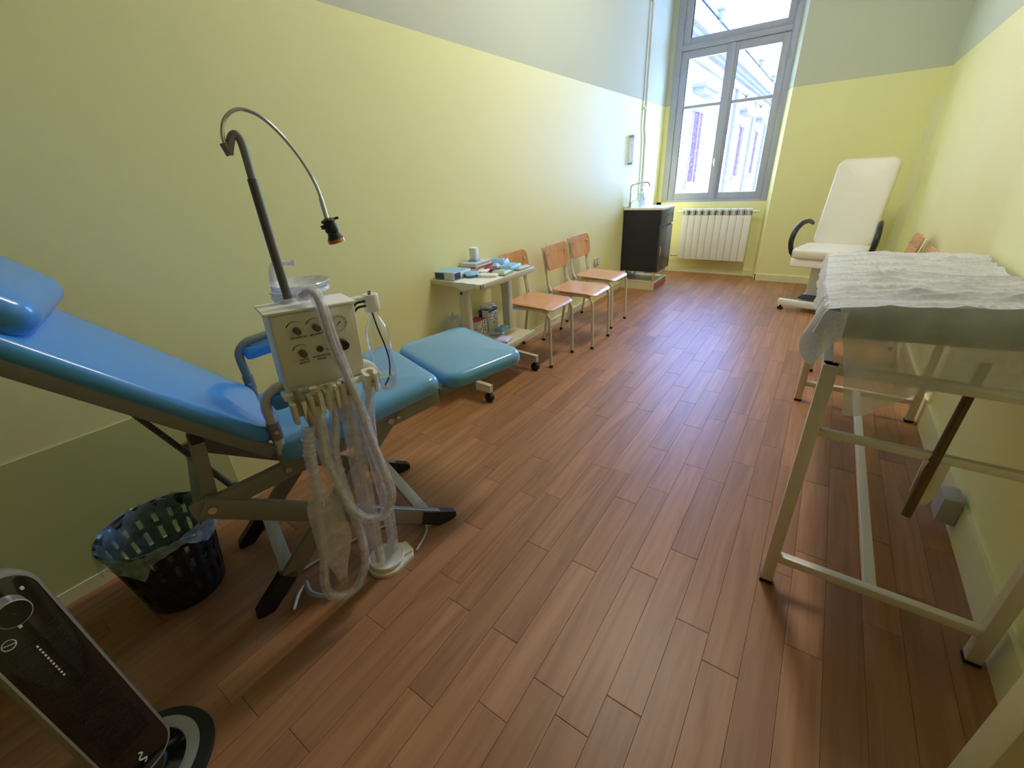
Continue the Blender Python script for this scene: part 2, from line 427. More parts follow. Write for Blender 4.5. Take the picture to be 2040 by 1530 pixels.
# floor: every laminate strip is its own piece
fl = struct(MB().box(-0.02, XR+0.01, YB, 6.22, -0.05, -0.009).build('floor', 'subfloor'))
unit = MB().box(-0.5, 0.5, -0.5, 0.5, -1, -0.06)
unit.v = []; unit.f = []
unit.rpad(0.5, 0.5, 0.0009, [(0, -1.0), (0, -0.12), (0.0035, 0.0)], None, n=1)
ume = unit.mesh('plank', smooth=False); ume.materials.append(MATS['laminate_plank'])
SW = XR/27.0
for i in range(27):
    y = -1.2 - random.random()*0.6
    while y < 6.21:
        L = random.choice((0.42, 0.55, 0.62, 0.75, 0.9))*random.uniform(0.9, 1.15)
        y0 = max(y, -1.3); y1 = min(y+L, 6.205)
        x0 = i*SW
        ymax = 6.205 if x0 < 1.33 else 5.985
        y1 = min(y1, ymax)
        if y1-y0 > 0.03:
            o = bpy.data.objects.new('plank', ume); COL.objects.link(o); o.parent = fl
            o.location = (x0+SW/2, (y0+y1)/2, 0.0); o.scale = (SW-0.0006, y1-y0-0.0008, 0.008)
        y += L

MB().box(0, XR, YB, -1.302, -0.009, 0.0).build('worn_boards', 'laminate_plank', fl)
# baseboards
struct(MB().box(0, 0.012, 0.52, 4.99, 0, 0.065).box(0, 0.012, YB, 0.50, 0, 0.05).build('baseboard_left', 'trim_paint'))
struct(MB().box(0.45, 1.305, 6.190, 6.206, 0, 0.075).box(0.45, 1.305, 6.184, 6.206, 0.0, 0.018).box(0.01, 0.45, 6.19, 6.206, 0, 0.075).build('baseboard_niche', 'trim_paint'))
struct(MB().box(1.352, XR, 5.968, 5.986, 0, 0.075).box(1.345, 1.362, 5.968, 6.19, 0, 0.075).build('baseboard_far', 'trim_paint'))
struct(MB().box(XR-0.013, XR, 1.17, 5.97, 0, 0.135).build('baseboard_right', 'trim_paint'))
# low darker panel fixed along the left wall
struct(MB().box(0, 0.006, YB, 0.515, 0.05, 0.56).build('trim_1', 'panel_paint'), 'low dark green painted panel along the yellow wall')
# rounded plaster ridge in the far right corner
rg = MB(); rg.prism([(XR, 5.70), (XR-0.012, 5.74), (XR-0.03, 5.86), (XR-0.05, 5.985), (XR, 5.985)], 0.13, 1.75)
struct(rg.build('trim_2', 'trim_paint'), 'thin cream casing in the far corner beside the white treatment chair')

# ------------------------------------------------------------------ window
win = struct(bpy.data.objects.new('window_1', None), 'tall grey painted casement window with a top light')
COL.objects.link(win)
Y0, Y1 = 6.205, 6.265
WP = 'window_flare_paint'
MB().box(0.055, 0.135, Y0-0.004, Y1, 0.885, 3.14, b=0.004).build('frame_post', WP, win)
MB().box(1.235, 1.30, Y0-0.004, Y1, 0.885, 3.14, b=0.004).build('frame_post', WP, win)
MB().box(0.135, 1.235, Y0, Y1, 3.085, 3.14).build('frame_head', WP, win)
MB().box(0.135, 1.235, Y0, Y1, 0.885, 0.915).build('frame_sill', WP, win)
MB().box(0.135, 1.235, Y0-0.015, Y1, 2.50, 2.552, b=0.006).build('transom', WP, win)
def casement(x0, x1, gx0, gx1, z0, z1, gz, mid, name):
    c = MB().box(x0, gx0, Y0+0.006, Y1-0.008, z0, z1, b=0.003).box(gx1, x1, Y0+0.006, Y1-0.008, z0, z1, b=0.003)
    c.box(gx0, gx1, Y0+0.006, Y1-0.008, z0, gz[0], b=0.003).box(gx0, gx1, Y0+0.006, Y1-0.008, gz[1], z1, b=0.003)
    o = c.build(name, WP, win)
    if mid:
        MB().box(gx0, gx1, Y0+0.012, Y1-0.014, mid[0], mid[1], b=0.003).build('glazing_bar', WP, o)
        zs = [(gz[0], mid[0]), (mid[1], gz[1])]
    else: zs = [gz]
    for a, b_ in zs: MB().box(gx0-0.004, gx1+0.004, Y0+0.030, Y0+0.034, a-0.004, b_+0.004).build('pane', 'glass_pane', o)
    return o
casement(0.137, 0.672, 0.213, 0.626, 0.917, 2.498, (0.992, 2.418), (1.924, 1.957), 'sash')
casement(0.700, 1.233, 0.744, 1.160, 0.917, 2.498, (0.992, 2.418), (1.924, 1.957), 'sash')
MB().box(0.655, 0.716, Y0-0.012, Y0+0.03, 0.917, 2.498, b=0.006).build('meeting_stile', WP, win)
casement(0.137, 1.233, 0.218, 1.170, 2.554, 3.083, (2.618, 3.03), None, 'top_light')
h = MB().cyl((0.665, Y0-0.010, 1.36), (0.665, Y0-0.045, 1.36), 0.008)
h.tube([(0.665, Y0-0.042, 1.365), (0.662, Y0-0.046, 1.33), (0.668, Y0-0.044, 1.285)], [0.009, 0.008, 0.006], 10)
h.build('handle', 'chrome', win)
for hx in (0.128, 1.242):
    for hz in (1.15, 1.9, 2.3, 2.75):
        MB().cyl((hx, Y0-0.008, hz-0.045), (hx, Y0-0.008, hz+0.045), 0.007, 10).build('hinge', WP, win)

# ------------------------------------------------------------------ jamb standing out from the right wall
jb = MB().box(2.388, XR, 0.80, 0.88, 0, 2.25, b=0.003).build('trim_3', 'trim_paint')
struct(jb, 'cream door jamb standing out from the right wall')

# ================================================================== OUTSIDE
fa = thing('palace_wing', 'sunlit neoclassical palace wing with cornice and pedimented windows outside', 'building', (-3, 9, -6))
def fab(name, mat, x0, x1, y0, y1, z0, z1, parent=None):
    return MB().box(x0+3, x1+3, y0-9, y1-9, z0+6, z1+6).build(name, mat, parent or fa)
fab('facade_wall', 'facade', -8, -3, 9, 60, -6, 5.0)
cn = MB()
for k, (dx, za, zb) in enumerate(((0.10, 4.62, 4.72), (0.22, 5.0, 5.12), (0.34, 5.12, 5.26), (0.50, 5.26, 5.45), (0.12, 5.45, 6.15))):
    cn.box(-5, dx, 0, 51, za+6, zb+6)
cn.build('cornice', 'facade_stone', fa)
rl = MB().box(0.05, 0.11, 0, 51, 6.23+6, 6.27+6)
rl.build('roof_rail', 'roof_metal', fa)
fab('roof', 'roof_metal', -8, -2.95, 9, 60, 6.15, 6.20)
for yy in (15.5, 21.2, 26.5, 32.1, 38.1, 44):
    MB().box(0.02, 0.20, yy-0.12-9, yy+0.12-9, 6.15+6, 6.50+6).box(-0.02, 0.24, yy-0.17-9, yy+0.17-9, 6.50+6, 6.58+6).build('parapet_post', 'facade_stone', fa)
for yy in (14.0, 20.0, 29.8, 35.6, 41.5):
    wn = MB().box(-0.02, 0.06, yy-0.62-9, yy+0.62-9, 0.8+6, 3.2+6).build('window', 'facade_window', fa)
    sr = MB()
    sr.box(0, 0.05, yy-0.74-9, yy-0.62-9, 0.6+6, 3.35+6).box(0, 0.05, yy+0.62-9, yy+0.74-9, 0.6+6, 3.35+6)
    sr.box(0, 0.07, yy-0.8-9, yy+0.8-9, 3.2+6, 3.35+6).box(0, 0.12, yy-1.0-9, yy+1.0-9, 0.55+6, 0.75+6)
    sr.box(0, 0.10, yy-0.03-9, yy+0.03-9, 0.8+6, 3.2+6)
    sr.build('window_surround', 'facade_stone', wn)
    pm = MB(); pm.box(0, 0.40, yy-1.15-9, yy+1.15-9, 3.72+6, 3.88+6)
    if yy > 25:
        Mp = Matrix(((0, 0, 1, 0), (1, 0, 0, yy-9), (0, 1, 0, 9.88), (0, 0, 0, 1)))
        pm.prism([(-1.25, 0), (1.25, 0), (1.25, 0.12), (0, 0.85), (-1.25, 0.12)], 0, 0.38, Mp)
    else:
        pm.box(0, 0.48, yy-1.25-9, yy+1.25-9, 3.88+6, 4.0+6)
    pm.build('window_hood', 'facade_stone', fa)
for yy in (24.5, 27.0, 33.0, 38.8):
    MB().box(0, 0.16, yy-0.3-9, yy+0.3-9, 0, 4.62+6).build('pilaster', 'facade_stone', fa)
gp = MB().box(-30, 40, 6.8, 90, -6.2, -6.0).build('courtyard_pavement', 'pavement')
struct(gp, 'paved courtyard outside the window')

# ================================================================== RADIATOR
ra = thing('radiator', 'white sectional radiator under the window', 'radiator', (0.79, 6.10, 0))
proto = MB()
proto.box(-0.0385, 0.0385, -0.045, -0.038, 0.195, 0.735, b=0.003)
proto.box(-0.012, 0.012, -0.04, 0.035, 0.20, 0.80)
proto.box(-0.036, 0.036, -0.035, 0.04, 0.785, 0.812, b=0.004)
proto.box(-0.036, 0.036, 0.030, 0.036, 0.20, 0.78)
pg = MB()
for k in range(3): pg.box(-0.030, 0.030, -0.040, 0.02, 0.742+0.014*k, 0.747+0.014*k)
pb = MB().box(-0.032, 0.032, -0.028, 0.030, 0.738, 0.786)
me1 = proto.mesh('section'); me1.materials.append(MATS['radiator_white'])
me2 = pg.mesh('louvre'); me2.materials.append(MATS['radiator_white'])
me3 = pb.mesh('grille'); me3.materials.append(MATS['grille_dark'])
for k in range(10):
    x = -0.36 + 0.08*k
    a = bpy.data.objects.new('section', me1); COL.objects.link(a); a.parent = ra; a.location = (x, 0, 0)
    for nm, me in (('louvre', me2), ('grille', me3)):
        b_ = bpy.data.objects.new(nm, me); COL.objects.link(b_); b_.parent = a
MB().cyl((0.40, 0, 0.775), (0.47, 0, 0.775), 0.012).build('bleed_valve', 'white_plastic', ra)
MB().cyl((-0.40, 0, 0.775), (-0.48, 0, 0.775), 0.012).cyl((-0.46, -0.03, 0.775), (-0.46, 0.03, 0.775), 0.016).build('inlet_valve', 'white_plastic', ra)
MB().cyl((-0.40, 0, 0.235), (-0.50, 0, 0.235), 0.012).cyl((-0.47, -0.03, 0.235), (-0.47, 0.105, 0.235), 0.010).build('outlet_valve', 'chrome', ra)
for q_ in (-0.3, 0.27): MB().box(q_, q_+0.03, 0.03, 0.105, 0.6, 0.63).build('wall_bracket', 'chrome', ra)

# ================================================================== PIPE, DISPENSER, SOCKETS
pp = MB().tube([(0.022, 5.43, 3.88), (0.022, 5.43, 1.72), (0.022, 5.44, 1.68), (0.022, 5.475, 1.62), (0.022, 5.48, 1.57), (0.022, 5.50, 0.95)], 0.013, 10)
tp = thing('heating_pipe', 'thin painted pipe running down the wall beside the window', 'pipe', (0, 0, 0))
pp.build('pipe', 'pipe_paint', tp)
for z in (2.83, 1.9): MB().box(0, 0.03, 5.40, 5.46, z-0.012, z+0.012).build('clip', 'pipe_paint', tp)
ds = thing('towel_dispenser', 'small clear plastic dispenser fixed to the wall above the sink', 'dispenser', (0.001, 5.10, 1.35))
MB().box(0, 0.05, -0.045, 0.045, 0, 0.275, b=0.006).build('body', 'film', ds)
MB().box(0.0, 0.052, -0.047, 0.047, 0.255, 0.278).build('top_band', 'film_blue', ds)
MB().box(0.0, 0.052, -0.047, 0.047, -0.004, 0.016).build('bottom_band', 'film_blue', ds)
def socket_plate(x, y, z, label):
    t = thing('wall_socket', label, 'socket', (x, y, z))
    MB().box(0, 0.010, -0.06, 0.06, -0.04, 0.04, b=0.003).build('plate', 'socket_grey', t)
    for k in (-1, 1): MB().box(0.008, 0.013, k*0.024-0.018, k*0.024+0.018, -0.024, 0.024, b=0.002).build('module', 'box_white', t)
    MB().box(0.008, 0.014, -0.004, 0.004, -0.024, 0.024).build('module_gap', 'socket_dark', t)
socket_plate(0.0005, 4.30, 0.425, 'grey two module wall socket beside the dark sink cabinet')
sb = thing('socket_box', 'grey surface mounted socket box low on the right wall behind the couch legs', 'socket', (XR-0.013, 1.885, 0.10))
MB().rpad(0.055, 0.05, 0.008, [(0.004, 0), (0, 0.005), (0, 0.035), (0.006, 0.055)], T((0, 0, 0)) @ RY(-PI/2), n=3).build('housing', 'socket_grey', sb)
MB().box(-0.045, -0.020, 0.048, 0.052, -0.035, 0.035).box(-0.05, -0.012, 0.046, 0.050, -0.042, 0.042, b=0.002).build('cover_frame', 'silver_plastic', sb)
MB().box(-0.046, -0.016, 0.050, 0.0535, -0.032, 0.032).build('socket_insert', 'socket_dark', sb)

# ================================================================== SINK CABINET
pl_ = thing('tiled_plinth', 'low tiled plinth beneath the dark sink cabinet', 'plinth', (0.21, 5.225, 0))
MB().box(-0.205, 0.215, -0.215, 0.215, 0, 0.085).build('base', 'plinth_plaster', pl_)
MB().box(-0.205, 0.222, -0.218, 0.218, 0.085, 0.097).build('top_slab', 'trolley_board', pl_)
for k in range(4): MB().box(0.215, 0.221, -0.215+0.108*k, -0.109+0.108*k, 0.004, 0.083).build('tile', 'plinth_tile', pl_)
sk = thing('sink_cabinet', 'dark sink cabinet with white basin top and tall tap', 'cabinet', (0.225, 5.225, 0.097))
MB().box(-0.213, 0.205, -0.222, 0.222, 0.113, 0.785).build('carcass', 'cabinet_black', sk)
d1 = MB().box(0.205, 0.222, -0.222, 0.222, 0.113, 0.600, b=0.002).build('door', 'cabinet_front', sk)
MB().box(0.218, 0.232, -0.205, -0.190, 0.30, 0.40, b=0.003).build('door_pull', 'chrome', d1)
MB().box(0.205, 0.222, -0.222, 0.222, 0.622, 0.785, b=0.002).build('drawer_front', 'cabinet_front', sk)
tp_ = MB().box(-0.222, 0.23, -0.228, 0.228, 0.785, 0.808, b=0.004).build('basin_top', 'white_plastic', sk)
MB().box(-0.222, -0.195, -0.228, 0.228, 0.808, 0.83, b=0.004).build('upstand', 'white_plastic', tp_)
MB().rpad(0.14, 0.16, 0.05, [(0, 0.8085), (0.004, 0.812), (0.012, 0.812), (0.016, 0.8088)], T((0.05, 0.02, 0)), n=5).build('basin_rim', 'white_plastic', tp_)
for yy in (-0.20, 0.20):
    for xx in (0.18, -0.18): MB().cyl((xx, yy, 0.0), (xx, yy, 0.113), 0.015, 12).build('leg', 'chrome', sk)
tpp = MB().cyl((-0.165, -0.19, 0.806), (-0.165, -0.19, 0.87), 0.018, 14)
tpp.tube([(-0.165, -0.19, 0.86), (-0.165, -0.19, 0.99), (-0.165, -0.19, 1.02), (-0.150, -0.18, 1.045), (-0.11, -0.155, 1.055), (-0.03, -0.105, 1.062), (0.0, -0.09, 1.055), (0.01, -0.083, 1.02)], 0.009, 12, smooth=4)
tpp.tube([(-0.165, -0.19, 0.865), (-0.13, -0.165, 0.885), (-0.09, -0.14, 0.915)], [0.010, 0.008, 0.006], 10)
tpp.build('tap', 'chrome', sk)
sp = thing('soap_bottle', 'pale blue pump soap bottle standing on the sink top', 'bottle', (0.115, 5.25, 0.9055))
MB().lathe([(0.030, 0), (0.034, 0.008), (0.034, 0.12), (0.026, 0.15), (0.012, 0.165), (0.012, 0.175)], 20).build('bottle', 'film', sp)
MB().cyl((0, 0, 0.175), (0, 0, 0.19), 0.014).cyl((0, 0, 0.19), (0, 0, 0.225), 0.004).tube([(0, 0, 0.225), (0.035, 0, 0.222)], 0.006).build('pump', 'white_plastic', sp)
MB().box(0.033, 0.0355, -0.018, 0.004, 0.075, 0.095).build('label', 'box_blue', sp)

# ================================================================== WOODEN CHAIRS
def make_chair():
    t = thing('school_chair', '', 'chair')
    for s in (-1, 1):
        y = 0.168*s
        MB().tube([(0.012, y, 0.012), (0.004, y, 0.33), (-0.004, y, 0.385), (-0.03, y, 0.416), (-0.075, y, 0.425), (-0.30, y, 0.418), (-0.345, y, 0.428), (-0.375, y*0.99, 0.462), (-0.392, y*0.98, 0.52), (-0.435, y*0.96, 0.77)], 0.0115, 10, smooth=3).build('leg', 'chair_tube', t)
        MB().tube([(-0.44, y*0.96, 0.012), (-0.385, y*0.93, 0.36), (-0.383, y*0.93, 0.43), (-0.412, y*0.93, 0.60)], 0.0105, 10, smooth=3).build('rear_leg', 'chair_tube', t)
        for fx, fy in ((0.012, y), (-0.44, y*0.96)): MB().cyl((fx, fy, 0), (fx, fy, 0.02), 0.0135, 12).build('glide', 'black_rubber', t)
    MB().bar((-0.05, -0.168, 0.418), (-0.05, 0.168, 0.418), 0.018, 0.018).bar((-0.30, -0.165, 0.413), (-0.30, 0.165, 0.413), 0.018, 0.018).build('stretcher', 'chair_tube', t)
    st = MB()
    def zf(x, y): return -0.022*max(0, (x-0.10)/0.095)**2*1.0 + 0.010*max(0, (-x-0.10)/0.09) - 0.004*(1-(y/0.18)**2)
    lay = [(0.004, 0), (0, 0.003), (0, 0.008), (0.004, 0.011)] + [(0.03+0.03*k, 0.011) for k in range(5)]
    st.rpad(0.190, 0.185, 0.055, lay, T((-0.172, 0, 0.437)), n=6, zf=zf)
    st.build('seat', 'plywood', t)
    bk = MB()
    def zb(x, y): return 0.022*(y/0.18)**2
    M = T((-0.412, 0, 0.685)) @ RY(PI/2 - 0.16)
    bk.rpad(0.098, 0.182, 0.05, [(0.003, -0.005), (0, -0.002), (0, 0.003), (0.003, 0.006)] + [(0.02+0.018*k, 0.006) for k in range(4)], M, n=6, zf=zb)
    bk.build('backrest', 'plywood', t)
    for s in (-1, 1): MB().cyl((-0.395, 0.13*s, 0.72), (-0.382, 0.13*s, 0.723), 0.008, 10).build('screw', 'chrome', t)
    return t
ch = make_chair()
G1 = 'plywood school chairs along the yellow walls'
spots = [(0.470, 2.655, 0.0, 'plywood school chair partly hidden behind the trolley'),
         (0.572, 3.135, 0.02, 'middle plywood school chair of the row between trolley and sink'),
         (0.512, 3.672, 0.0, 'plywood school chair nearest the sink cabinet'),
         (2.075, 4.10, PI, 'plywood school chair behind the couch, next to the white treatment chair'),
         (2.065, 3.42, PI, 'plywood school chair behind the couch, beside the couch end')]
for i, (x, y, a, lb) in enumerate(spots):
    o = ch if i == 0 else copy_tree(ch)
    o.location = (x, y, 0); o.rotation_euler = (0, 0, a); o['label'] = lb; o['group'] = G1

# ================================================================== TROLLEY
tr = thing('instrument_trolley', 'cream two shelf trolley on black castors beside the wall', 'trolley', (0.20, 2.14, 0.0))
MB().rpad(0.20, 0.275, 0.012, [(0.003, 0.708), (0, 0.712), (0, 0.732), (0.003, 0.736)], n=3).build('top_shelf', 'trolley_board', tr)
MB().box(0.196, 0.208, -0.275, 0.275, 0.708, 0.742, b=0.003).build('front_rim', 'trolley_metal', tr)
MB().box(-0.20, 0.20, -0.283, -0.271, 0.708, 0.738, b=0.003).box(-0.20, 0.20, 0.271, 0.283, 0.708, 0.738, b=0.003).build('side_rim', 'trolley_metal', tr)
for yy in (-0.212, 0.228):
    MB().box(-0.03, 0.03, yy-0.022, yy+0.022, 0.10, 0.71, b=0.003).build('post', 'trolley_metal', tr)
    fo = MB().bar((-0.18, yy+(-0.09 if yy < 0 else 0.02), 0.115), (0.225, yy+(-0.09 if yy < 0 else 0.02), 0.095), 0.03, 0.05).build('foot_bar', 'trolley_metal', tr)
    yc = yy+(-0.09 if yy < 0 else 0.02)
    for xc in (0.205, -0.155):
        MB().box(xc-0.006, xc+0.010, yc-0.012, yc+0.012, 0.045, 0.11).build('castor_fork', 'black_plastic', tr)
        MB().cyl((xc-0.0, yc-0.012, 0.03), (xc, yc+0.012, 0.03), 0.030, 20).build('castor_wheel', 'black_rubber', tr)
MB().rpad(0.20, 0.240, 0.01, [(0.002, 0.282), (0, 0.285), (0, 0.300), (0.002, 0.304)], T((0.005, 0.01, 0)), n=3).build('lower_shelf', 'trolley_board', tr)
MB().box(0.203, 0.215, -0.23, 0.25, 0.278, 0.314, b=0.003).build('shelf_rim', 'trolley_metal', tr)
MB().cyl((-0.005, -0.238, 0.66), (-0.005, -0.233, 0.66), 0.009).build('bolt', 'black_plastic', tr)
# things on the trolley
TZ = 0.7365
def item(name, label, cat, loc, rz=0, group=None): return thing(name, label, cat, loc, rz, group)
it = item('glove_box', 'dark blue and white carton at the trolley edge', 'box', (0.088, 1.966, TZ), 0.05)
MB().box(-0.075, 0.075, -0.085, 0.085, 0, 0.045, b=0.002).build('carton', 'box_white', it)
MB().box(-0.074, 0.074, -0.084, 0.084, 0.045, 0.0458).build('lid_print', 'pack_blue', it)
for q_ in ((0.075, 0.0756, -0.08, -0.02, 0.004, 0.041), (0.075, 0.0756, 0.02, 0.05, 0.01, 0.03), (-0.07, 0.0, -0.0856, -0.085, 0.004, 0.041)): MB().box(*q_).build('side_print', 'box_blue', it)
tag(MB().blob((0.20, 2.015, TZ+0.018), 0.045, 0.05, 0.018, 0.3, 3, n=9).build('tissue_pack', 'pack_blue'), 'pale blue tissue pack beside the blue carton', 'pack')
it = item('paper_sheet', 'thin white paper sheet hanging over the end of the trolley top', 'paper', (0.28, 1.93, TZ))
def shf(u, v):
    x = -0.095+0.205*u; y = 0.16-0.245*v; e = -0.078
    z = 0.0022 + 0.006*max(0, noise.noise(Vector((u*4, v*5, 1))))
    if y < e:
        ov = e-y; dr = ov*(3.2+4.0*math.sin(u*PI*1.1+0.2)**2)*0.9
        return (x, e-0.004-0.010*min(1, ov*40)-0.02*noise.noise(Vector((u*5, 0, 4)))*ov*12, z-dr)
    return (x, y, z)
MB().grid(shf, 30, 34).build('sheet', 'sheet_white', it)
it = item('book', 'dark red book lying flat on the trolley', 'book', (0.09, 2.19, TZ), -0.12)
MB().box(-0.07, 0.07, -0.095, 0.095, 0, 0.004).box(-0.07, 0.07, -0.095, 0.095, 0.032, 0.036).box(-0.07, -0.066, -0.095, 0.095, 0, 0.036).build('cover', 'book_red', it)
MB().box(-0.066, 0.066, -0.092, 0.092, 0.004, 0.032).build('pages', 'box_white', it)
it = item('book', 'white covered book on top of the dark red book', 'book', (0.09, 2.195, TZ+0.0362), 0.05)
MB().box(-0.068, 0.068, -0.092, 0.092, 0, 0.003).box(-0.068, 0.068, -0.092, 0.092, 0.020, 0.023).box(-0.068, -0.065, -0.092, 0.092, 0, 0.023).build('cover', 'pack_grey', it)
MB().box(-0.064, 0.064, -0.089, 0.089, 0.003, 0.020).build('pages', 'box_white', it)
it = item('pill_box', 'small white carton standing upright on the book stack', 'box', (0.075, 2.20, TZ+0.0595), 0.3)
MB().box(-0.022, 0.022, -0.026, 0.026, 0.012, 0.085, b=0.002).build('carton', 'box_white', it)
MB().box(-0.028, 0.028, -0.036, 0.036, 0, 0.012, b=0.002).build('stand', 'film_blue', it)
MB().box(0.022, 0.0226, -0.022, -0.004, 0.016, 0.08).build('print', 'pack_grey', it)
it = item('carton', 'small white carton with black print beside the red pouch', 'box', (0.225, 2.10, TZ), 0.35)
MB().box(-0.03, 0.03, -0.05, 0.05, 0, 0.03, b=0.002).build('body', 'box_white', it)
MB().box(0.03, 0.0306, -0.035, -0.015, 0.006, 0.024).box(0.03, 0.0306, 0.005, 0.035, 0.008, 0.022).build('print', 'print_black', it)
tag(MB().blob((0.215, 2.165, TZ+0.02), 0.028, 0.045, 0.022, 0.3, 5, n=9, rot=0.2).build('pouch', 'book_red'), 'crumpled red pouch among the packs', 'pouch')
def packet(name, mat, loc, hx, hy, hz, rz, label, seed):
    mb = MB()
    def zf(x, y): return 0.55*hz*noise.noise(Vector((x*34+seed, y*34, seed*0.7))) + 0.35*hz*noise.noise(Vector((x*80, y*80+seed, 3)))
    lay = [(0.0, hz*0.9), (0.004, hz*1.0), (0.010, hz*1.5)] + [(0.010+(min(hx, hy)-0.012)*k/5, hz*(1.5+0.3*math.sin(k/5*PI/2))) for k in range(1, 6)]
    mb.rpad(hx, hy, 0.006, lay, None, n=8, zf=zf)
    mb.rpad(hx*0.98, hy*0.98, 0.006, [(0.004, 0.0), (0, hz*0.25), (0, hz*1.0)], None, n=4)
    o = mb.build(name, mat); o.location = loc; o.rotation_euler = (0, 0, rz)
    return tag(o, label, 'pack')
packet('sterile_pouch', 'pack_blue', (0.15, 2.355, TZ), 0.07, 0.045, 0.028, 0.2, 'light blue sterile pouch at the far end of the trolley top', 11)
packet('sterile_pouch', 'pack_green', (0.325, 2.155, TZ), 0.05, 0.058, 0.014, 0.15, 'greenish sterile pouch lying on the trolley top', 12)
packet('gauze_pack', 'pack_blue', (0.285, 2.30, TZ), 0.055, 0.075, 0.020, 0.1, 'blue gauze pack near the trolley front rim', 13)
packet('tube_pack', 'pack_grey', (0.365, 2.335, TZ), 0.022, 0.06, 0.013, -0.1, 'grey pack with small tubes on the trolley top', 14)
packet('cotton_pack', 'sheet_white', (0.30, 2.05, TZ+0.004), 0.06, 0.035, 0.012, 0.4, 'flat white cotton pack behind the paper sheet', 15)
packet('sterile_pouch', 'pack_lilac', (0.205, 2.265, TZ+0.0), 0.025, 0.03, 0.022, 0, 'small lilac pouch beside the books', 16)
LZ = 0.3045
def logo_box(label, loc, rz, sx, sy, sz, side):
    t = item('supply_carton', label, 'box', loc, rz)
    MB().box(-sx, sx, -sy, sy, 0, sz, b=0.002).build('carton', 'box_white', t)
    MB().box(-sx-0.0006, -sx*0.3, -sy-0.0006, -sy, 0.002, sz-0.002).box(-sx+0.002, sx-0.002, -sy, -sy*0.55, sz, sz+0.0006).build('end_print', side, t)
    fx = sx+0.0004
    lg = MB()
    for k, (dy, dz, ang) in enumerate(((0.25, 0.30, 0.6), (0.55, 0.42, -0.5), (0.30, 0.55, -0.6), (0.55, 0.66, 0.7))):
        M = T((fx, -sy+2*sy*(0.35+dy*0.75), sz*dz*1.1)) @ RX(ang) @ Matrix.Diagonal((1, 1, 1, 1))
        lg.rpad(sy*0.12, sy*0.06, sy*0.058, [(0, 0), (0, 0.0006)], M @ RY(PI/2) @ RZ(PI/2), n=3)
    lg.build('logo', 'print_black', t)
    st = MB()
    for k in range(3): st.box(fx, fx+0.0004, -sy*0.9, -sy*0.9+sy*(0.7-0.15*k), sz*(0.80-0.13*k), sz*(0.84-0.13*k))
    st.build('lettering', side, t)
    MB().box(fx, fx+0.0004, -sy+0.002, sy-0.002, sz*0.88, sz-0.002).box(-sx+0.002, sx-0.002, -sy*0.5, sy-0.002, sz, sz+0.0006).build('band', side, t)
    return t
logo_box('green and white supply carton standing on the lower trolley shelf', (0.085, 2.290, LZ), 0.12, 0.04, 0.062, 0.15, 'box_green')
logo_box('red and white supply carton lying beneath another on the lower shelf', (0.085, 2.155, LZ), 0.12, 0.045, 0.06, 0.052, 'box_red')
logo_box('red and white supply carton on top of another on the lower shelf', (0.083, 2.155, LZ+0.0530), 0.10, 0.045, 0.058, 0.050, 'box_red')
tag(MB().blob((0.072, 1.955, LZ+0.090), 0.058, 0.062, 0.104, 0.35, 21, 3.5, n=12).build('plastic_bag', 'film'), 'crumpled clear plastic bag at the end of the lower shelf', 'bag')
tag(MB().blob((0.085, 2.290, LZ+0.167), 0.05, 0.07, 0.018, 0.3, 22, 3.0, n=10).build('plastic_wrap', 'film'), 'clear plastic wrap lying on the green carton', 'wrap')
packet('sterile_pouch', 'pack_grey', (0.215, 2.235, LZ), 0.05, 0.07, 0.014, 0.3, 'silvery pouch lying on the lower trolley shelf', 23)
packet('sterile_pouch', 'pack_blue', (0.225, 2.255, LZ+0.026), 0.035, 0.055, 0.010, 0.1, 'blue pouch on top of the silvery pouch', 24)
packet('cloth_pack', 'pack_lilac', (0.325, 2.13, LZ), 0.05, 0.05, 0.012, 0.2, 'folded lilac cloth at the lower shelf edge', 25)

# ================================================================== FOLDING DENTAL CHAIR   local axes: x forward, y away from viewer, z up
CA = math.atan2(0.9547, 0.2976)
dc = thing('dental_chair', 'blue vinyl reclining folding dental chair on crossed grey legs', 'dental chair', (0.658, 0.256, 0), CA)
W = 0.415
def pad(L, Wd, H, r, bulge=0.012, e=0.03):
    lay = [(e*0.6, 0), (e*0.15, 0.004), (0, 0.012), (0, H-e), (e*0.08, H-e*0.6), (e*0.3, H-e*0.28), (e*0.62, H-e*0.08), (e, H)]
    hx, hy = L/2, Wd/2
    for k in range(1, 7): lay.append((e + (min(hx, hy)-e-0.004)*k/6, H + bulge*math.sin(k/6*PI/2)))
    return MB(), hx, hy, r, lay
# seat pad: plane tilt
def add_pad(name, p0, p1, t0, t1, H, r, bulge=0.012, e=0.03, zf=None, mat='blue_vinyl'):
    mb, hx, hy, rr, lay = pad(math.hypot(p1[0]-p0[0], p1[1]-p0[1]), t1-t0, H, r, bulge, e)
    ang = math.atan2(p1[1]-p0[1], p1[0]-p0[0])
    M = T(((p0[0]+p1[0])/2, (t0+t1)/2, (p0[1]+p1[1])/2)) @ RY(-ang)
    mb.rpad(hx, hy, rr, lay, M, n=6, zf=zf)
    return mb.build(name, mat, dc)
add_pad('seat_pad', (0.20, 0.537), (0.752, 0.600), -0.045, 0.44, 0.060, 0.05, mat='blue_vinyl_film')
add_pad('leg_rest_pad', (0.770, 0.585), (1.130, 0.600), -0.055, 0.43, 0.055, 0.07, 0.010, mat='blue_vinyl_film')
add_pad('backrest_pad', (-0.55, 1.338), (0.188, 0.600), -0.03, 0.40, 0.046, 0.06, 0.008, 0.026)
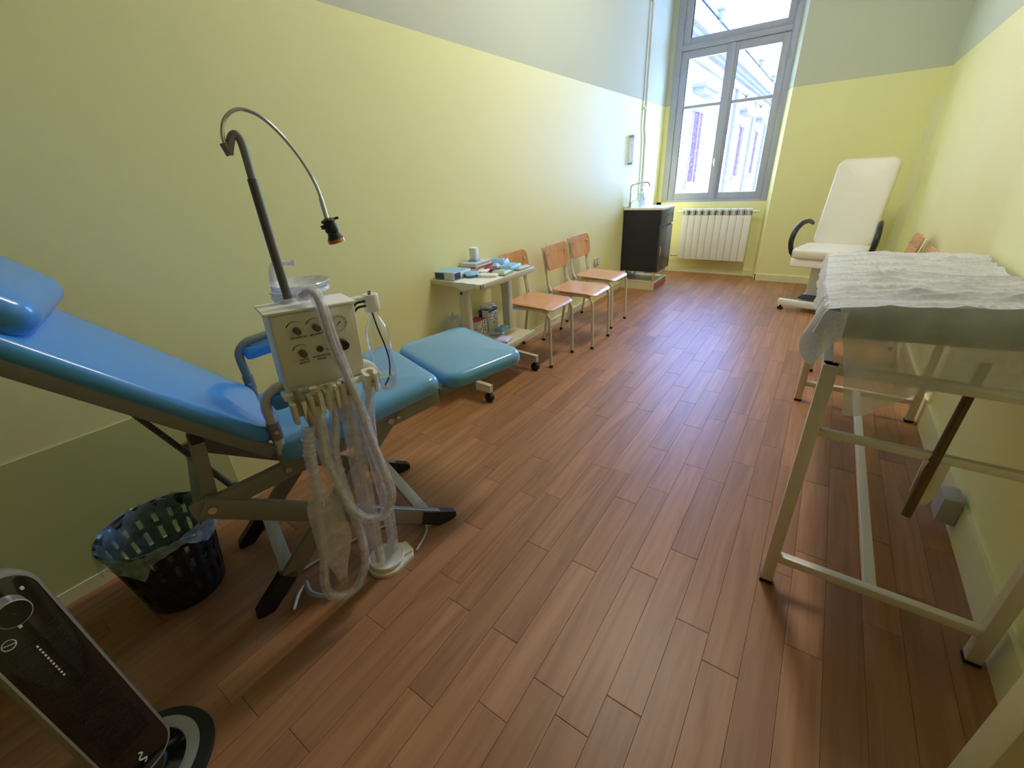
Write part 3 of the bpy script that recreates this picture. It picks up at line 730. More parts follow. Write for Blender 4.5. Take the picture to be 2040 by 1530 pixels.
# head pillow across the backrest
ang = -PI/4
hp = MB()
hc = Vector((-0.198, 0.195, 1.105))
lay = [(0.03, -0.045), (0.008, -0.04), (0, -0.02), (0, 0.004), (0.008, 0.020), (0.024, 0.031), (0.045, 0.037), (0.065, 0.039)]
hp.rpad(0.088, 0.205, 0.05, lay, T(hc) @ RY(-ang), n=6)
hp.build('head_pillow', 'blue_vinyl', dc)
for tt in (0.0, W):
    MB().bar((0.187, tt-0.012 if tt == 0 else 0.37, 0.583), (-0.55, tt-0.012 if tt == 0 else 0.37, 1.320), 0.022, 0.038, b=0.003).build('backrest_rail', 'frame_grey', dc)
    MB().bar((-0.045, tt-0.004, 0.474), (0.74, tt-0.004, 0.568), 0.022, 0.056, b=0.003).build('seat_rail', 'frame_olive', dc)
    MB().bar((0.75, tt, 0.575), (1.09, tt, 0.592), 0.02, 0.03, b=0.003).build('leg_rest_rail', 'frame_grey', dc)
    MB().bar((0.03, tt+0.012, 0.705), (0.002, tt+0.012, 0.475), 0.018, 0.036, b=0.002).build('backrest_strut', 'frame_olive', dc)
    o1 = -0.012 if tt == 0 else 0.012
    l1 = MB().bar((-0.02, tt+o1, 0.494), (0.655, tt+o1, 0.040), 0.024, 0.062, b=0.003).build('crossed_leg', 'frame_olive', dc)
    l2 = MB().bar((0.555, tt-o1, 0.548), (0.060, tt-o1, 0.048), 0.024, 0.058, b=0.003).build('crossed_leg', 'frame_olive', dc)
    fa1 = MB(); fa1.prism([(0.60, 0.105), (0.735, 0.028), (0.735, 0.006), (0.72, 0.0), (0.66, 0.0), (0.585, 0.052)], -0.017, 0.017, T((0, tt+o1, 0)) @ RX(PI/2))
    fa1.build('foot_cap', 'black_plastic', l1)
    fa2 = MB(); fa2.prism([(-0.015, 0.004), (0.0, 0.0), (0.035, 0.0), (0.125, 0.088), (0.085, 0.125), (-0.015, 0.022)], -0.017, 0.017, T((0, tt-o1, 0)) @ RX(PI/2))
    fa2.build('foot_cap', 'black_plastic', l2)
    sgn = -1 if tt == 0 else 1
    for bx, bz in ((0.0, 0.481), (0.542, 0.548), (0.570, 0.553)):
        rb = 0.011 if bx < 0.56 else 0.007
        MB().cyl((bx, tt+sgn*0.02, bz), (bx, tt+sgn*0.032, bz), rb, 16).build('bolt', 'chrome', dc)
for (sx_, sz_) in ((0.61, 0.080), (0.112, 0.105)):
    MB().bar((sx_, 0.0, sz_), (sx_, W, sz_), 0.045, 0.026, b=0.002).build('cross_bar', 'silver_plastic', dc)
MB().bar((-0.03, 0, 0.474), (-0.03, W, 0.474), 0.022, 0.022).bar((0.70, 0, 0.555), (0.70, W, 0.555), 0.022, 0.022).bar((0.15, 0, 0.588), (0.15, W, 0.588), 0.022, 0.022).bar((-0.50, 0, 1.19), (-0.50, W, 1.19), 0.022, 0.022).build('frame_crossbar', 'frame_grey', dc)
MB().bar((0.03, 0, 0.69), (0.03, W, 0.69), 0.03, 0.03).build('support_bar', 'black_plastic', dc)
rod = MB(); rr_ = []
pts = []
for k in range(49):
    q = k/48; pts.append((-0.10+0.085*q, 0.22, 0.735-0.20*q)); rr_.append(0.0075 if k % 2 else 0.0095)
rod.tube(pts, rr_, 10).build('threaded_rod', 'dark_steel', dc)
MB().tube([(-0.018, 0.22, 0.545), (-0.006, 0.22, 0.515)], 0.014, 12).build('rod_collar', 'silver_plastic', dc)
MB().tube([(-0.008, 0.22, 0.52), (0.045, 0.22, 0.395), (0.10, 0.22, 0.36)], 0.010, 10).build('rod_sleeve', 'dark_steel', dc)
# armrests
for tt, sgn in ((-0.008, -1), (W+0.02, 1)):
    zt = 0.0 if sgn < 0 else 0.025
    ar = MB().tube([(0.208, tt, 0.505), (0.209, tt, 0.66), (0.206, tt, 0.715+zt), (0.214, tt, 0.745+zt), (0.238, tt, 0.767+zt), (0.28, tt, 0.776+zt), (0.50, tt, 0.800+zt)], 0.0145, 14, smooth=4)
    ao = ar.build('armrest_tube', 'chair_tube' if sgn < 0 else 'frame_grey', dc)
    MB().tube([(0.2085, tt, 0.505), (0.209, tt, 0.565)], 0.0165, 14).build('tube_collar', 'frame_grey', ao)
    MB().tube([(0.209, tt, 0.618), (0.2085, tt, 0.672)], 0.0175, 14).build('tube_collar', 'frame_grey', ao)
    MB().cyl((0.208, tt-0.02, 0.512), (0.208, tt+0.02, 0.512), 0.009).cyl((0.209, tt-0.021, 0.645), (0.209, tt+0.021, 0.645), 0.006).build('bolt', 'chrome', ao)
    MB().rpad(0.155, 0.028, 0.02, [(0.012, -0.03), (0.003, -0.026), (0, -0.012), (0, 0.005), (0.006, 0.016)], T((0.375, tt-sgn*0.0, 0.752+zt)) @ RY(-0.10), n=4).build('armrest_pad', 'blue_vinyl', dc)
# front castor prop
MB().bar((0.93, 0.06, 0.575), (0.93, 0.06, 0.50), 0.02, 0.02, up=(1, 0, 0)).bar((0.93, 0.06, 0.52), (0.93, W-0.06, 0.52), 0.02, 0.02).build('leg_rest_brace', 'frame_grey', dc)

# ================================================================== DENTAL UNIT (hung on the chair rail)
du = thing('dental_unit', 'cream portable dental control unit with gauge, lamp and water bottle', 'dental unit', (0.658, 0.256, 0), CA)
TB = T((0.36, 0, 1.0)) @ RY(math.radians(2.5)) @ T((-0.36, 0, -1.0))
S0, S1, TF, TK = 0.262, 0.470, -0.150, -0.052
MB().box(S0, S1, TF+0.003, TK, 0.797, 1.001, TB, b=0.004).build('housing', 'unit_cream', du)
MB().box(S0+0.004, S1-0.004, TF, TF+0.004, 0.802, 0.998, TB, b=0.001).build('front_panel', 'unit_panel', du)
MB().box(S0-0.010, S1+0.003, TF-0.006, TK+0.018, 1.001, 1.008, TB, b=0.002).build('lid', 'unit_cream', du)
MB().bar((0.40, -0.056, 0.90), (0.40, -0.030, 0.90), 0.05, 0.20).bar((0.40, -0.030, 0.90), (0.40, -0.030, 0.55), 0.03, 0.02, up=(0, 1, 0)).build('mounting_bracket', 'frame_grey', du)
FM = lambda s_, z_: TB @ T((s_, TF, z_)) @ RX(PI/2)      # local x right, y up, z toward viewer
def arc_print(s_, z_):
    a = MB(); n = 10
    for k in range(n):
        a0 = PI*0.86 - k/n*PI*0.62; a1 = PI*0.86 - (k+1)/n*PI*0.62
        w0 = 0.0022*(1-k/n)+0.0003; w1 = 0.0022*(1-(k+1)/n)+0.0003
        q = [(0.021*math.cos(a0), 0.021*math.sin(a0)), (0.021*math.cos(a1), 0.021*math.sin(a1)), ((0.021+w1)*math.cos(a1), (0.021+w1)*math.sin(a1)), ((0.021+w0)*math.cos(a0), (0.021+w0)*math.sin(a0))]
        a.prism(q, 0, 0.0007, FM(s_, z_))
    return a
for (s_, z_, l1_, l2_) in ((0.316, 0.957, 'AIR SWITCH', None), (0.362, 0.957, 'AIR SWITCH', None), (0.318, 0.897, 'WATER', 'SWITCH')):
    arc_print(s_, z_).build('dial_arc', 'print_black', du)
    k = MB().lathe([(0.0075, 0), (0.0085, 0.002), (0.0085, 0.010), (0.0078, 0.026), (0.0065, 0.028)], 16, FM(s_, z_))
    k.build('control_knob', 'dark_steel', du)
    text_mesh(l1_, 0.0068, 'lettering', 'print_black', du, FM(s_+0.002, z_-0.020) @ T((0, 0, 0.0004)))
    if l2_: text_mesh(l2_, 0.0068, 'lettering', 'print_black', du, FM(s_+0.002, z_-0.028) @ T((0, 0, 0.0004)))
MB().lathe([(0.0085, 0), (0.0085, 0.003), (0.006, 0.004), (0.006, 0.003), (0.003, 0.0035), (0.003, 0.012)], 16, FM(0.362, 0.897)).build('toggle_switch', 'dark_steel', du)
text_mesh('WATER BOTTLE', 0.0062, 'lettering', 'print_black', du, FM(0.362, 0.878) @ T((0, 0, 0.0004)))
text_mesh('SWITCH', 0.0062, 'lettering', 'print_black', du, FM(0.362, 0.870) @ T((0, 0, 0.0004)))
text_mesh('I', 0.006, 'lettering', 'print_black', du, FM(0.380, 0.902) @ T((0, 0, 0.0004)))
text_mesh('O', 0.006, 'lettering', 'print_black', du, FM(0.380, 0.892) @ T((0, 0, 0.0004)))
gg = MB().lathe([(0.021, 0), (0.021, 0.006), (0.0195, 0.008), (0.0185, 0.006)], 28, FM(0.420, 0.957), caps=False).build('pressure_gauge', 'chrome', du)
MB().lathe([(0.0187, 0), (0.0187, 0.005)], 28, FM(0.420, 0.957)).build('dial_face', 'gauge_face', gg)
nd = MB(); nd.box(-0.010, 0.006, -0.0006, 0.0006, 0.0052, 0.006, FM(0.420, 0.957) @ RZ(0.7)).lathe([(0.0016, 0.005), (0.0016, 0.007)], 10, FM(0.420, 0.957))
for k in range(9):
    nd.box(0.0145, 0.0172, -0.0005, 0.0005, 0.0051, 0.0056, FM(0.420, 0.957) @ RZ(-0.7+k*PI*1.45/8))
nd.build('needle', 'print_black', gg)
rk = MB().lathe([(0.014, 0), (0.014, 0.007)], 22, FM(0.418, 0.900)).build('main_knob', 'red_plastic', du)
MB().lathe([(0.0125, 0.006), (0.0140, 0.009), (0.0140, 0.024), (0.012, 0.027)], 22, FM(0.418, 0.900)).build('knob_cap', 'black_gloss', rk)
MB().cyl((S0-0.002, -0.10, 0.806), (S0-0.020, -0.10, 0.806), 0.007).build('side_fitting', 'brass', du)
# holder bar with four handpiece clips
MB().box(S0-0.012, S1+0.012, TF-0.016, TF+0.03, 0.781, 0.797, TB, b=0.004).build('holder_bar', 'ivory_plastic', du)
for s_, z_ in ((0.266, 0.770), (0.309, 0.774), (0.352, 0.778), (0.392, 0.782), (0.462, 0.790)):
    c = MB(); n = 22; poly = []
    for k in range(n+1):
        a = -PI/2 + 0.34 + k/n*(2*PI-0.68); q = 0.0195/max(abs(math.cos(a))**4+abs(math.sin(a))**4, 1e-6)**0.25
        poly.append((q*math.cos(a), q*1.08*math.sin(a)))
    for k in range(n, -1, -1):
        a = -PI/2 + 0.60 + k/n*(2*PI-1.20); poly.append((0.0105*math.cos(a), 0.0105*math.sin(a)))
    c.prism(poly, -0.044, 0.018, T((s_, TF-0.022, z_)) @ RX(0.22))
    c.build('handpiece_clip', 'ivory_plastic', du)
sy = MB().lathe([(0.007, -0.125), (0.010, -0.10), (0.011, -0.02), (0.0105, 0.0), (0.012, 0.004), (0.012, 0.028), (0.009, 0.032)], 16, T((0.277, -0.178, 0.788)) @ RY(-0.12))
sy.cyl((0.277, -0.182, 0.812), (0.301, -0.184, 0.811), 0.009, 12).build('air_water_syringe', 'grey_tube', du)
MB().tube([(0.297, -0.184, 0.812), (0.318, -0.184, 0.811)], 0.0075, 12).tube([(0.316, -0.184, 0.811), (0.350, -0.184, 0.814), (0.386, -0.182, 0.806)], 0.0018, 8).build('syringe_tip', 'chrome', du)
MB().cyl((0.352, -0.172, 0.765), (0.352, -0.172, 0.806), 0.009, 14).build('handpiece_connector', 'ivory_plastic', du)
MB().cyl((0.392, -0.172, 0.765), (0.392, -0.172, 0.803), 0.008, 14).build('handpiece_connector', 'grey_tube', du)
# spittoon bowl and cup filler behind the lid
MB().lathe([(0.020, 0.985), (0.024, 0.995), (0.050, 1.008), (0.072, 1.028), (0.079, 1.040), (0.077, 1.042), (0.069, 1.031), (0.046, 1.013), (0.012, 1.004)], 36, T((0.388, 0.030, 0.0))).build('spittoon_bowl', 'clear_hose', du)
MB().cyl((0.388, 0.03, 0.985), (0.388, 0.03, 0.90), 0.018).bar((0.388, 0.03, 0.92), (0.388, -0.05, 0.92), 0.03, 0.02).build('bowl_stem', 'white_plastic', du)
MB().tube([(0.320, 0.035, 0.99), (0.322, 0.035, 1.05), (0.328, 0.035, 1.083), (0.342, 0.035, 1.094), (0.385, 0.035, 1.092)], [0.008, 0.008, 0.008, 0.008, 0.008], 12, smooth=4).cyl((0.385, 0.035, 1.084), (0.385, 0.035, 1.101), 0.0065).build('cup_filler', 'clear_hose', du)
co = []
for k in range(73):
    a = k/72*4*PI+0.6
    co.append((0.378+0.072*math.cos(a), 0.0+0.058*math.sin(a), 1.016+0.010*k/72+0.004*math.sin(a*1.5)))
MB().tube(co, 0.0055, 8).build('coiled_tube', 'clear_hose', du)
# pole and lamp
MB().cyl((0.332, -0.062, 1.006), (0.332, -0.062, 1.020), 0.020, 18).build('pole_socket', 'clear_hose', du)
lp = MB().tube([(0.332, -0.06, 0.99), (0.329, -0.06, 1.157), (0.328, -0.06, 1.30)], 0.0105, 14)
lpo = lp.build('lamp_pole', 'dark_steel', du)
MB().tube([(0.328, -0.06, 1.28), (0.3285, -0.06, 1.345), (0.3275, -0.06, 1.375), (0.321, -0.06, 1.389), (0.311, -0.06, 1.383), (0.303, -0.06, 1.366), (0.2965, -0.06, 1.350)], 0.0085, 12, smooth=4).build('pole_hook', 'frame_grey', lpo)
MB().cyl((0.299, -0.06, 1.348), (0.2925, -0.06, 1.372), 0.0085, 12).build('hook_joint', 'frame_grey', lpo)
MB().tube([(0.296, -0.06, 1.36), (0.295, -0.06, 1.386), (0.306, -0.06, 1.414), (0.327, -0.06, 1.432), (0.35, -0.06, 1.436), (0.379, -0.07, 1.422), (0.409, -0.08, 1.387), (0.437, -0.09, 1.336), (0.455, -0.1, 1.279), (0.461, -0.1, 1.228), (0.463, -0.1, 1.200)], 0.0042, 10, smooth=6).build('gooseneck', 'chrome', du)
MB().tube([(0.459, -0.1, 1.25), (0.4625, -0.1, 1.203)], 0.0058, 10).build('gooseneck_sleeve', 'chrome', du)
LM = T((0.4625, -0.10, 1.205)) @ RY(PI - 0.20)
lh = MB().lathe([(0.006, 0.0), (0.016, 0.004), (0.018, 0.008), (0.014, 0.012), (0.016, 0.018), (0.0165, 0.032), (0.0135, 0.036), (0.016, 0.044), (0.0205, 0.052)], 20, LM)
lh.box(-0.026, -0.012, -0.006, 0.006, 0.004, 0.009, LM).box(0.012, 0.022, -0.005, 0.005, 0.013, 0.022, LM)
lho = lh.build('lamp_head', 'black_plastic', du)
MB().lathe([(0.0205, 0.051), (0.0215, 0.053), (0.0215, 0.060), (0.019, 0.061), (0.017, 0.057)], 20, LM).build('lens_ring', 'copper_lens', lho)
# water bottle
MB().box(S1-0.004, 0.535, -0.112, -0.088, 0.990, 0.998, b=0.002).build('bottle_arm', 'unit_cream', du)
BX, BY = 0.531, -0.100
cp = MB().lathe([(0.021, 0.952), (0.022, 0.956), (0.022, 0.996), (0.020, 1.0)], 24, T((BX, BY, 0))).build('bottle_cap', 'white_plastic', du)
for dy in (-0.008, 0.008): MB().cyl((BX+dy*0.4, BY+dy, 1.0), (BX+dy*0.4, BY+dy, 1.006), 0.004, 10).build('cap_screw', 'dark_steel', cp)
for dz in (0, 0.013): MB().tube([(S1+0.004, -0.108, 0.970-dz), (0.488, -0.110, 0.984-dz), (0.512, -0.108, 0.984-dz)], 0.0035, 8, smooth=4).build('air_line', 'hose_black', du)
bt = MB().lathe([(0.014, 0.952), (0.014, 0.934), (0.017, 0.930), (0.019, 0.924), (0.027, 0.910), (0.033, 0.890), (0.0345, 0.86), (0.033, 0.825), (0.0335, 0.79), (0.034, 0.75), (0.031, 0.722), (0.022, 0.708), (0.010, 0.712)], 28, T((BX, BY, 0))).build('water_bottle', 'clear_bottle', du)
pv = []
MB().tube([(BX-0.003, BY, 0.95), (BX+0.004, BY, 0.90), (BX+0.016, BY, 0.84), (BX+0.020, BY, 0.79), (BX+0.012, BY, 0.745), (BX-0.008, BY, 0.716)], 0.0024, 8, smooth=5).build('dip_tube', 'blue_tube', bt)
fr = MB()
for k in range(5):
    a = 2*PI*k/5+0.3; fr.blob((BX+0.017*math.cos(a), BY+0.017*math.sin(a), 0.712), 0.008, 0.008, 0.007, 0.05, k, n=6, flat=False)
fr.build('bottle_feet', 'clear_bottle', bt)
MB().lathe([(0.020, 0.7135), (0.0295, 0.724), (0.0320, 0.745), (0.0318, 0.752)], 24, T((BX, BY, 0))).build('water', 'clear_bottle', bt)
MB().tube([(S1-0.01, -0.11, 0.815), (0.485, -0.112, 0.800), (0.505, -0.108, 0.760)], 0.012, 12, smooth=4).build('suction_elbow', 'unit_cream', du)
# hoses in clear sleeves
def hose(pts, ri, ro, mat_in='hose_grey', name='sleeved_hose'):
    o = MB().tube(pts, ri, 10, smooth=6).build(name, mat_in, du)
    q = catmull(pts, 8)
    rs = [ro*(1+0.16*noise.noise(Vector((i*0.16, ro*90, 0)))) for i in range(len(q))]
    q = [p + Vector((noise.noise(Vector((i*0.10, 3, ro*50)))*ro*0.3, 0, 0)) for i, p in enumerate(q)]
    MB().tube(q, rs, 14, caps=False).build('plastic_sleeve', 'clear_sleeve', o)
    return o
H1 = [(0.353, -0.12, 1.032), (0.372, -0.16, 1.045), (0.379, -0.18, 1.009), (0.384, -0.185, 0.906), (0.402, -0.19, 0.786), (0.417, -0.19, 0.652), (0.433, -0.19, 0.502), (0.441, -0.19, 0.39), (0.413, -0.19, 0.331), (0.36, -0.19, 0.339), (0.318, -0.19, 0.403), (0.301, -0.19, 0.507), (0.295, -0.18, 0.601), (0.300, -0.175, 0.678), (0.309, -0.172, 0.756)]
hose(H1, 0.0085, 0.0165)
H2 = [(0.268, -0.18, 0.695), (0.258, -0.18, 0.627), (0.251, -0.18, 0.555), (0.241, -0.18, 0.47), (0.225, -0.18, 0.366), (0.206, -0.175, 0.247), (0.19, -0.17, 0.155), (0.199, -0.168, 0.102), (0.236, -0.17, 0.075), (0.281, -0.17, 0.090), (0.318, -0.17, 0.164), (0.33, -0.17, 0.278), (0.325, -0.17, 0.385), (0.318, -0.17, 0.496), (0.322, -0.168, 0.592), (0.345, -0.17, 0.70), (0.352, -0.172, 0.77)]
hose(H2, 0.0075, 0.014)
# crinkled sleeve under the syringe
cr_ = MB(); q = catmull([(0.274, -0.180, 0.715), (0.266, -0.18, 0.67), (0.257, -0.18, 0.62), (0.250, -0.18, 0.555)], 14)
cr_.tube(q, [0.0165*(1+0.45*noise.noise(Vector((i*0.9, 0, 2)))) for i in range(len(q))], 16, caps=False).build('crinkled_sleeve', 'clear_sleeve', du)
# wide bag of film hanging below it
def bagf(u, v):
    a = 2*PI*u; z = 0.55-0.40*v
    hw = 0.014+0.040*math.sin(PI*min(1, v*1.0)**0.8)+0.012*noise.noise(Vector((math.cos(a), v*4, 3)))
    cx_ = 0.250+0.012*v-0.02*v*v
    return (cx_+hw*math.cos(a)*0.95, -0.182+0.014*math.sin(a)*(1+0.6*noise.noise(Vector((a, v*6, 1)))), z)
MB().grid(bagf, 28, 26, closed_u=True).build('film_bag', 'clear_sleeve', du)
H3 = [(0.392, -0.172, 0.77), (0.388, -0.155, 0.63), (0.384, -0.14, 0.5), (0.380, -0.13, 0.357), (0.378, -0.11, 0.188), (0.377, -0.085, 0.052)]
hose(H3, 0.0085, 0.027)
H4 = [(0.462, -0.168, 0.78), (0.436, -0.16, 0.668), (0.430, -0.15, 0.52), (0.436, -0.13, 0.344), (0.443, -0.1, 0.183), (0.442, -0.065, 0.052)]
hose(H4, 0.0075, 0.020)

# ================================================================== FOOT PEDAL AND FLOOR BITS
fp = thing('foot_pedal', 'cream foot pedal with white round dish under the hoses', 'pedal', (0.842, 0.632, 0), CA)
pedp = []
for k in range(21):
    a = PI*0.30 + k/20*PI*1.40; pedp.append((0.072*math.cos(a), 0.072*math.sin(a)))
pedp += [(0.085, -0.045), (0.098, -0.015), (0.094, 0.03), (0.065, 0.052)]
MB().prism(pedp, 0.0, 0.014).prism([(x*0.96, y*0.96) for x, y in pedp], 0.014, 0.017).build('base', 'ivory_plastic', fp)
MB().box(0.055, 0.09, -0.03, 0.03, 0.017, 0.026, b=0.004).build('heel_block', 'ivory_plastic', fp)
MB().lathe([(0.058, 0.018), (0.063, 0.022), (0.064, 0.034), (0.062, 0.036), (0.056, 0.032), (0.0, 0.031)], 36, caps=False).build('round_dish', 'white_plastic', fp)
MB().blob((0.030, 0.015, 0.052), 0.022, 0.020, 0.020, 0.4, 31, 3.5, n=10).build('film_scrap', 'film', fp)
cb = MB().tube([(0.900, 0.725, 0.010), (0.868, 0.80, 0.006), (0.838, 0.838, 0.006), (0.79, 0.842, 0.006), (0.715, 0.80, 0.006), (0.672, 0.70, 0.006), (0.635, 0.604, 0.006), (0.615, 0.523, 0.006), (0.600, 0.43, 0.006)], 0.0045, 8, smooth=6).build('air_hose', 'hose_grey')
tag(cb, 'thin grey air hose curling on the floor behind the foot pedal', 'hose')
st_ = thing('suction_handle', 'white suction handle with a bent tip lying on the floor', 'suction tip', (0.70, 0.38, 0))
MB().tube([(0.03, -0.055, 0.008), (-0.008, -0.014, 0.012), (-0.03, 0.030, 0.014)], [0.005, 0.006, 0.004], 10, smooth=5).build('tip', 'white_plastic', st_)
MB().tube([(-0.03, 0.028, 0.014), (0.03, 0.010, 0.016), (0.10, 0.035, 0.016)], [0.007, 0.010, 0.008], 12, smooth=5).build('handle', 'silver_plastic', st_)

# ================================================================== WASTE BIN
BC = (0.298, 0.170)
wb = thing('waste_bin', 'black slotted waste bin lined with a clear bag beside the dental chair', 'bin', (*BC, 0))
n, m = 60, 16; vs = []; fs = []
for j in range(m+1):
    z = 0.004+0.286*j/m; r = 0.115+0.038*j/m
    for i in range(n):
        a = 2*PI*i/n; vs.append((r*math.cos(a), r*math.sin(a), z))
for j in range(m):
    for i in range(n):
        if i % 3 == 1 and j in (3, 4, 5, 8, 9, 10, 12, 13): continue
        k = (i+1) % n; fs.append((j*n+i, j*n+k, (j+1)*n+k, (j+1)*n+i))
bw = MB().add(vs, fs); bo = bw.build('bin_wall', 'black_plastic', wb)
sm = bo.modifiers.new('thickness', 'SOLIDIFY'); sm.thickness = 0.003
MB().lathe([(0.0, 0.003), (0.115, 0.003), (0.115, 0.010), (0.0, 0.010)], 40, caps=False).build('bin_floor', 'black_plastic', wb)
MB().lathe([(0.152, 0.284), (0.159, 0.286), (0.160, 0.298), (0.155, 0.300), (0.151, 0.292)], 48, caps=False).build('bin_rim', 'black_plastic', wb)
def bag(u, v):
    a = 2*PI*u; na = Vector((math.cos(a)*2, math.sin(a)*2, 0))
    if v < 0.5:      # inside
        k = v/0.5; r = 0.105+0.048*k + 0.006*noise.noise(na*2+Vector((0, 0, v*9))); z = 0.10+0.205*k
    else:            # folded over the rim
        k = (v-0.5)/0.5; r = 0.158+0.020*k*(0.6+noise.noise(na+Vector((0, 0, 4)))) + 0.006*noise.noise(na*4+Vector((0, 0, v*9)))
        z = 0.305-0.085*k*(0.75+0.7*noise.noise(na*1.3+Vector((3, 0, 4)))) + 0.010*math.sin(k*PI)
    return (r*math.cos(a), r*math.sin(a), z+0.012*noise.noise(na*3+Vector((7, 0, v*4))))
MB().grid(bag, 90, 22, closed_u=True).build('bin_bag', 'bin_film', wb)
MB().blob((0.045, 0.135, 0.315), 0.035, 0.020, 0.018, 0.4, 41, 3, n=9).build('bag_knot', 'film', wb)

# ================================================================== FAN HEATER
ht = thing('fan_heater', 'black and silver upright fan heater with a knob on a round base', 'heater', (0.835, -0.125, 0), 0.26)
MB().lathe([(0.0, 0.0), (0.143, 0.0), (0.147, 0.006), (0.143, 0.016), (0.118, 0.019)], 56, caps=False).build('base', 'black_plastic', ht)
MB().lathe([(0.117, 0.0185), (0.118, 0.0215), (0.100, 0.0245), (0.090, 0.0235), (0.089, 0.0190)], 56, caps=False).build('base_ring', 'silver_plastic', ht)
MB().lathe([(0.089, 0.019), (0.060, 0.030), (0.045, 0.075), (0.0, 0.08)], 40, caps=False).build('base_dome', 'black_gloss', ht)
HM = T((-0.016, 0.008, 0.352)) @ RY(PI/2 - 0.20)     # x down the body, y across, z out of the face
HHX, HHY = 0.297, 0.063
MB().rpad(HHX, HHY, 0.058, [(0.03, -0.095), (0.012, -0.085), (0.004, -0.06), (0.003, -0.045)], HM, n=10).build('rear_shell', 'black_plastic', ht)
MB().rpad(HHX, HHY, 0.058, [(0.002, -0.052), (0, -0.046), (-0.001, -0.004), (0.001, 0.010), (0.004, 0.0165), (0.008, 0.017), (0.0085, 0.012)], HM, n=10).build('silver_housing', 'silver_plastic', ht)
MB().rpad(HHX-0.0078, HHY-0.0078, 0.050, [(0, 0.006), (0, 0.0155), (0.002, 0.0165)], HM, n=10).build('face_panel', 'black_gloss', ht)
gr = MB()
for k in range(60): gr.box(-0.155+0.006*k, -0.1535+0.006*k, -0.040, 0.040, 0.0165, 0.0172, HM)
gr.build('air_grille', 'black_plastic', ht)
kb = MB().lathe([(0.029, 0.016), (0.028, 0.020), (0.0255, 0.052), (0.0235, 0.053)], 32, HM @ T((-0.225, 0.0, 0))).build('control_knob', 'silver_plastic', ht)
MB().lathe([(0.0235, 0.0525), (0.0235, 0.0535), (0.001, 0.0537)], 28, HM @ T((-0.225, 0.0, 0)), caps=False).build('knob_cap', 'black_gloss', kb)
mk = MB()
for a, sz in ((PI, 0.006), (PI-0.95, 0.004), (PI-1.6, 0.004), (PI+1.0, 0.004), (0.0, 0.004)):
    mk.rpad(sz, sz*0.65, sz*0.4, [(0, 0.0168), (0, 0.0172)], HM @ T((-0.225+0.041*math.cos(a), -0.041*math.sin(a), 0)), n=3)
mk.lathe([(0.0105, 0.0168), (0.0105, 0.0174), (0.0088, 0.0174), (0.0088, 0.0168)], 28, HM @ T((-0.165, -0.026, 0)), caps=False)
mk.box(-0.0095, 0.0095, -0.0008, 0.0008, 0.0168, 0.0174, HM @ T((-0.165, -0.026, 0)) @ RZ(1.2))
for k in range(11): mk.box(-0.130+0.0085*k, -0.1255+0.0085*k, -0.0016, 0.0016, 0.0172, 0.0178, HM @ T((0, -0.002, 0)))
mk.build('dial_marks', 'print_white', ht)
lg = MB()
lg.tube([HM @ Vector((0.235+0.006*k, -0.004+0.006*math.sin(k*1.9), 0.0172)) for k in range(6)], 0.0018, 6, smooth=3)
lg.build('logo', 'print_white', ht)

# ================================================================== EXAMINATION COUCH
ec = thing('examination_couch', 'cream metal examination couch with a dark padded top by the right wall', 'couch', (2.262, 2.03, 0))
OX, OY = 2.262, 2.03
def ecb(name, mat, mb): 
    mb.v = [(x-OX, y-OY, z) for x, y, z in mb.v]; return mb.build(name, mat, ec)
LW = 0.034
for lx in (2.012, 2.512):
    for ly in (1.283, 2.765):
        ecb('leg', 'couch_metal', MB().box(lx-LW/2, lx+LW/2, ly-LW/2, ly+LW/2, 0.012, 0.80, b=0.002))
        ecb('foot_cap', 'black_rubber', MB().box(lx-LW/2-0.001, lx+LW/2+0.001, ly-LW/2-0.001, ly+LW/2+0.001, 0, 0.012))
for ly in (1.283, 2.765):
    ecb('low_bar', 'couch_metal', MB().box(2.029, 2.495, ly-0.013, ly+0.013, 0.10, 0.128, b=0.002))
ecb('long_bar', 'couch_metal', MB().box(2.247, 2.277, 1.296, 2.752, 0.102, 0.126, b=0.002))
ecb('mid_bar', 'couch_metal', MB().box(2.029, 2.495, 1.274, 1.292, 0.588, 0.610, b=0.002))
ecb('top_frame', 'couch_metal', MB().box(1.995, 2.015, 1.28, 2.78, 0.775, 0.80).box(2.51, 2.53, 1.28, 2.78, 0.775, 0.80).box(2.0, 2.53, 2.75, 2.78, 0.775, 0.80).box(2.0, 2.53, 1.98, 2.0, 0.775, 0.80).box(2.0, 2.53, 1.27, 1.29, 0.775, 0.80))
brk = MB(); brk.prism([(-0.024, 0.0), (0.024, 0.0), (0.024, -0.10), (0.015, -0.125), (0, -0.132), (-0.015, -0.125), (-0.024, -0.10)], 0, 0.006, T((2.272, 1.274, 0.592)) @ RX(PI/2))
ecb('rod_bracket', 'couch_metal', brk)
ecb('prop_rod', 'rod_brown', MB().tube([(2.300, 1.36, 0.83), (2.268, 1.275, 0.60), (2.252, 1.235, 0.44)], 0.0105, 12))
ZT = 0.836
def topz(y, x=2.12):
    k = max(0.0, min(1.0, (2.05-y)/0.80))
    return ZT + 0.114*k + 0.10*k*(min(x, 2.35)-2.05)
